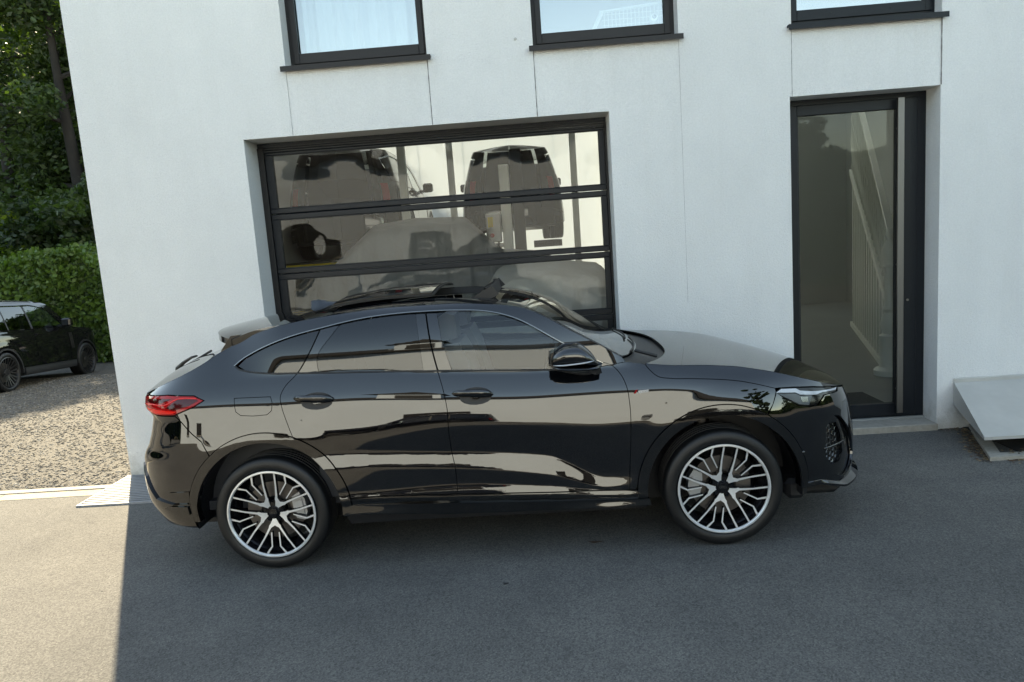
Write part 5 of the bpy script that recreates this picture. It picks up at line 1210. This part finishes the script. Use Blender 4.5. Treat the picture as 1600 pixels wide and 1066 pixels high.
b=MB(); b.box(-3.55,-1.95,9.36,9.4,1.79,1.84); o=b.build('yellow_edge',[M['yellow']],pl); o.location=(2.0,-11.5,-1.25)
for x in (-3.62,-1.72):
    b=MB(); b.box(x-.05,x+.05,9.7,9.8,.02,4.2); o=b.build('post',[M['white']],pl); o.location=(2.0,-11.5,-1.25)
pl2=empty('lift_platform',(.4,13.2,1.1),label='steel ramp platform under the rear dark SUV in the garage',cat='car lift')
for x in (-.9,.2):
    b=MB(); b.box(x-.22,x+.22,11.2,15.6,1.83,1.93); o=b.build('ramp',[M['rubber']],pl2); o.location=(-.4,-13.2,-1.1)
for x in (-1.3,.7):
    b=MB(); b.box(x-.05,x+.05,11.8,11.9,.02,4.2); o=b.build('post',[M['white']],pl2); o.location=(-.4,-13.2,-1.1)
# ---------------------------------------------------------------- hedge, trees
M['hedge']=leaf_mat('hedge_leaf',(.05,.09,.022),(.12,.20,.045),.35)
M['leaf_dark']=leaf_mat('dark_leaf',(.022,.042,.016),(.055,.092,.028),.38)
M['leaf_lit']=leaf_mat('backlit_leaf',(.08,.13,.025),(.20,.25,.045),.62)  # backlight put into a paler, yellower leaf colour
M['bark']=mat('bark',(.016,.013,.011),.9,noise_=[(6,4,.3)])
def leaves(name,C,size,m,parent=None,elong=1.8,flat=.6):
    n=len(C); s=size*(.55+.9*rng.random(n)); d=rng.normal(size=(n,3)); d[:,2]*=flat; d/=np.linalg.norm(d,axis=1,keepdims=True)
    e=rng.normal(size=(n,3)); e-=d*(e*d).sum(1,keepdims=True); e/=np.linalg.norm(e,axis=1,keepdims=True)
    a=d*(s*elong/2)[:,None]; b=e*(s/2)[:,None]
    V=np.stack([C-a,C+b*.9,C+a,C-b*.9],1).reshape(-1,3)
    me=D.meshes.new(name); me.vertices.add(4*n); me.vertices.foreach_set('co',V.ravel()); me.loops.add(4*n); me.loops.foreach_set('vertex_index',np.arange(4*n)); me.polygons.add(n); me.polygons.foreach_set('loop_start',np.arange(0,4*n,4)); me.polygons.foreach_set('loop_total',np.full(n,4)); me.materials.append(m); me.update(); me.validate()
    return link(D.objects.new(name,me),parent)
def clumps(n,blobs):
    """points crowded towards the skin of many small clumps"""
    B=np.array(blobs); w=B[:,3]**2; k=rng.choice(len(B),n,p=w/w.sum()); d=rng.normal(size=(n,3)); d/=np.linalg.norm(d,axis=1,keepdims=True)
    return B[k,:3]+d*(B[k,3]*(rng.random(n)**.45))[:,None]*np.array([1,1,.8])
# hedge
hg=empty('hedge',(-14,18.6,-.4),label='clipped green hedge behind the black SUV along the gravel yard',cat='hedge')
n=52000
x=rng.uniform(-24,-7.5,n); t=rng.random(n); top=2.38+.10*np.sin(x*1.9)+.07*np.sin(x*4.7+1)
face=rng.random(n)
y=np.where(face<.62,17.9+.10*np.sin(x*3.1)+rng.normal(0,.10,n),rng.uniform(17.9,19.3,n)); z=np.where(face<.62,-.4+(top+.4)*t,top+rng.normal(0,.07,n))
C=np.stack([x,y,z],1); o=leaves('foliage',C,.085,M['hedge'],hg,1.5,1); o.location=(14,-18.6,.4)
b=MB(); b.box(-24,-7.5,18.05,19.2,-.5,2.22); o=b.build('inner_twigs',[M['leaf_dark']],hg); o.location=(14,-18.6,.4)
def tree(x,y,h,lab,lm,n,spread,base=1.5,seed=0,size=.14,name='tree'):
    r=random.Random(seed); t=empty(name,(x,y,-.42),label=lab,cat='tree')
    b=MB(); lean=r.uniform(-.5,.5); pts=[(0,0,0),(lean*.2,.1,h*.3),(lean*.6,.0,h*.6),(lean,.1,h*.92)]; b.tube(pts,[.02*h,.016*h,.010*h,.004*h],8); bl=[]
    for i in range(16):
        f=.12+.80*i/16; a=r.uniform(0,6.28); L=spread*(.5+.6*r.random())*(1-.35*f); p0=Vector((lean*f,.05,h*f)); p1=p0+Vector((math.cos(a)*L,math.sin(a)*L,L*r.uniform(.1,.5)))
        b.tube([tuple(p0),tuple((p0+p1)/2+Vector((0,0,.1))),tuple(p1)],[.006*h,.004*h,.0015*h],5)
        for k in range(5):
            q=p0.lerp(p1,.3+.75*r.random())+Vector((r.gauss(0,.5),r.gauss(0,.5),r.gauss(0,.5))); bl.append((q.x,q.y,max(base,q.z),spread*r.uniform(.14,.34)))
    b.build('trunk',[M['bark']],t,auto=60)
    bl=[q for q in bl if q[2]>=base]
    leaves('crown',clumps(n,bl),size,lm,t)
    return t
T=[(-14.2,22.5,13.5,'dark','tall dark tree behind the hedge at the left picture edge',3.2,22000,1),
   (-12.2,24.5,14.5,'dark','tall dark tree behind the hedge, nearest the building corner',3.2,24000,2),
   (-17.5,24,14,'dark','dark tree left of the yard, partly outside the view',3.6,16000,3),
   (-15.5,29,15,'lit','tree with backlight put into its yellow green leaves, between the dark trees',3.8,16000,4),
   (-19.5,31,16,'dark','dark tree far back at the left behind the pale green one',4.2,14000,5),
   (-12.5,33,15.5,'lit','tree with backlight put into its light green leaves, far behind the building corner',3.8,14000,6),
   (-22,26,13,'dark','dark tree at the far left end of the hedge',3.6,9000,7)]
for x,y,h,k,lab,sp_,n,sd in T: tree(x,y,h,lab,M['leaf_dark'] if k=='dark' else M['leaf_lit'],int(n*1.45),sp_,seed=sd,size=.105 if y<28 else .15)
tree(-16.2,20.6,4.4,'low shrub with backlight put into its bright green leaves, in front of the trees at the left edge',M['leaf_lit'],6000,1.7,base=.5,seed=11,size=.11,name='shrub')
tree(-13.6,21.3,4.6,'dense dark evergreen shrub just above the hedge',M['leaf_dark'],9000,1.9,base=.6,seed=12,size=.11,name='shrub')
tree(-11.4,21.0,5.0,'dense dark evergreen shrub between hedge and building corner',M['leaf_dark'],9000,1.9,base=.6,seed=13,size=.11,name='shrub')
# far wood
n=60000; C=np.stack([rng.uniform(-50,-8,n),rng.uniform(38,52,n),rng.uniform(-.4,27,n)],1); C[:,2]*=.75+.25*np.sin(C[:,0]*.7)
o=leaves('far_wood',C,.55,M['leaf_dark']); tag(o,'dark wood closing the view behind the yard','wood',kind='stuff')
# ---------------------------------------------------------------- what faces the building (mirrored in glass and paint)
M['opp']=mat('sunlit_cream_render',(.74,.83,.92),.9,noise_=[(.6,4,.04)])
M['roofdark']=mat('dark_roof',(.03,.028,.026),.8)
ob=empty('facing_building',(-4,-10.5,0),label='long cream building across the yard facing the white one',cat='building')
def lq(o): o.location=(4,10.5,0); return o
lq(MB().box(-22,7.4,-20,-10.5,-.2,4.9).build('wall',[M['opp']],ob))
lq(MB().box(-22.3,7.6,-20.2,-10.2,4.9,5.08).build('eaves',[M['roofdark']],ob))
lq(MB().prism([(-20.2,5.08),(-10.3,5.08),(-15.2,7.2)],-22,7.4,'x').build('roof',[M['roofdark']],ob))
for x0 in (-5.6,):
    dm=lq(MB().box(x0,x0+2.6,-13.5,-11.3,5.2,7.3).build('dormer',[M['opp']],ob))
    MB().box(x0+.5,x0+2.1,-11.298,-11.25,5.6,6.9).build('window',[M['rubber']],dm); MB().prism([(x0-.3,7.3),(x0+2.9,7.3),(x0+1.3,8.3)],-13.7,-11.1,'y').build('roof',[M['roofdark']],dm)
for x0 in (-17,-12.5,-8,3.2):
    w=lq(MB().box(x0,x0+1.3,-10.52,-10.46,1.1,2.5).build('window',[M['rubber']],ob))
    MB().box(x0-.08,x0+1.38,-10.45,-10.36,1.0,1.09).build('sill',[M['zinc']],w)
lq(MB().box(-4.6,-1.7,-10.52,-10.46,.0,2.3).build('garage_door',[M['brown_frame']],ob))
tree(8.4,-9.2,8.5,'added dark tree standing in for a dark gable mirrored in the entrance glass',M['leaf_dark'],30000,1.3,base=.4,seed=31,size=.10)  # unseen tree added as a dark shape for the door reflection
tree(22,-16,8,'leafy tree right of the cream building across the yard',M['leaf_dark'],16000,3.2,seed=21,size=.14)
tree(26,-9,7.5,'leafy tree at the far right across the yard',M['leaf_dark'],16000,3.2,seed=22,size=.14)
tree(25,-1,7.5,'leafy tree beyond the right end of the forecourt',M['leaf_dark'],14000,3.2,seed=23,size=.14)

n=60000; a_=rng.uniform(0,6.283,n); r_=rng.uniform(74,84,n); C=np.stack([r_*np.cos(a_),r_*np.sin(a_),rng.uniform(-.4,1,n)+rng.random(n)*(7+2.5*np.sin(a_*9)+1.5*np.sin(a_*23))],1)
o=leaves('added_horizon_wood',C,1.3,M['leaf_dark']); tag(o,'added ring of dark woodland hiding the horizon glow in reflections','wood',kind='stuff')  # unseen wood added to block the horizon glow in the paint
n=30000; C=np.stack([rng.uniform(8,70,n),rng.uniform(-32,-28,n),rng.uniform(0,3.2,n)],1); o=leaves('added_hedge',C,.5,M['leaf_dark']); tag(o,'added dark green hedge line covering the flat horizon in reflections','hedge',kind='stuff')  # unseen hedge added to cover the bare horizon in reflections
for i,(x,y) in enumerate(((-30,-6),(-27,4),(-33,12),(-26,-14))): tag(tree(x,y,10,'added dark leafy tree along the far left side of the yard, outside the picture',M['leaf_dark'],7000,3.4,seed=41+i,size=.3),group='added trees along the far left side')  # unseen trees added to darken what the rear bumper mirrors
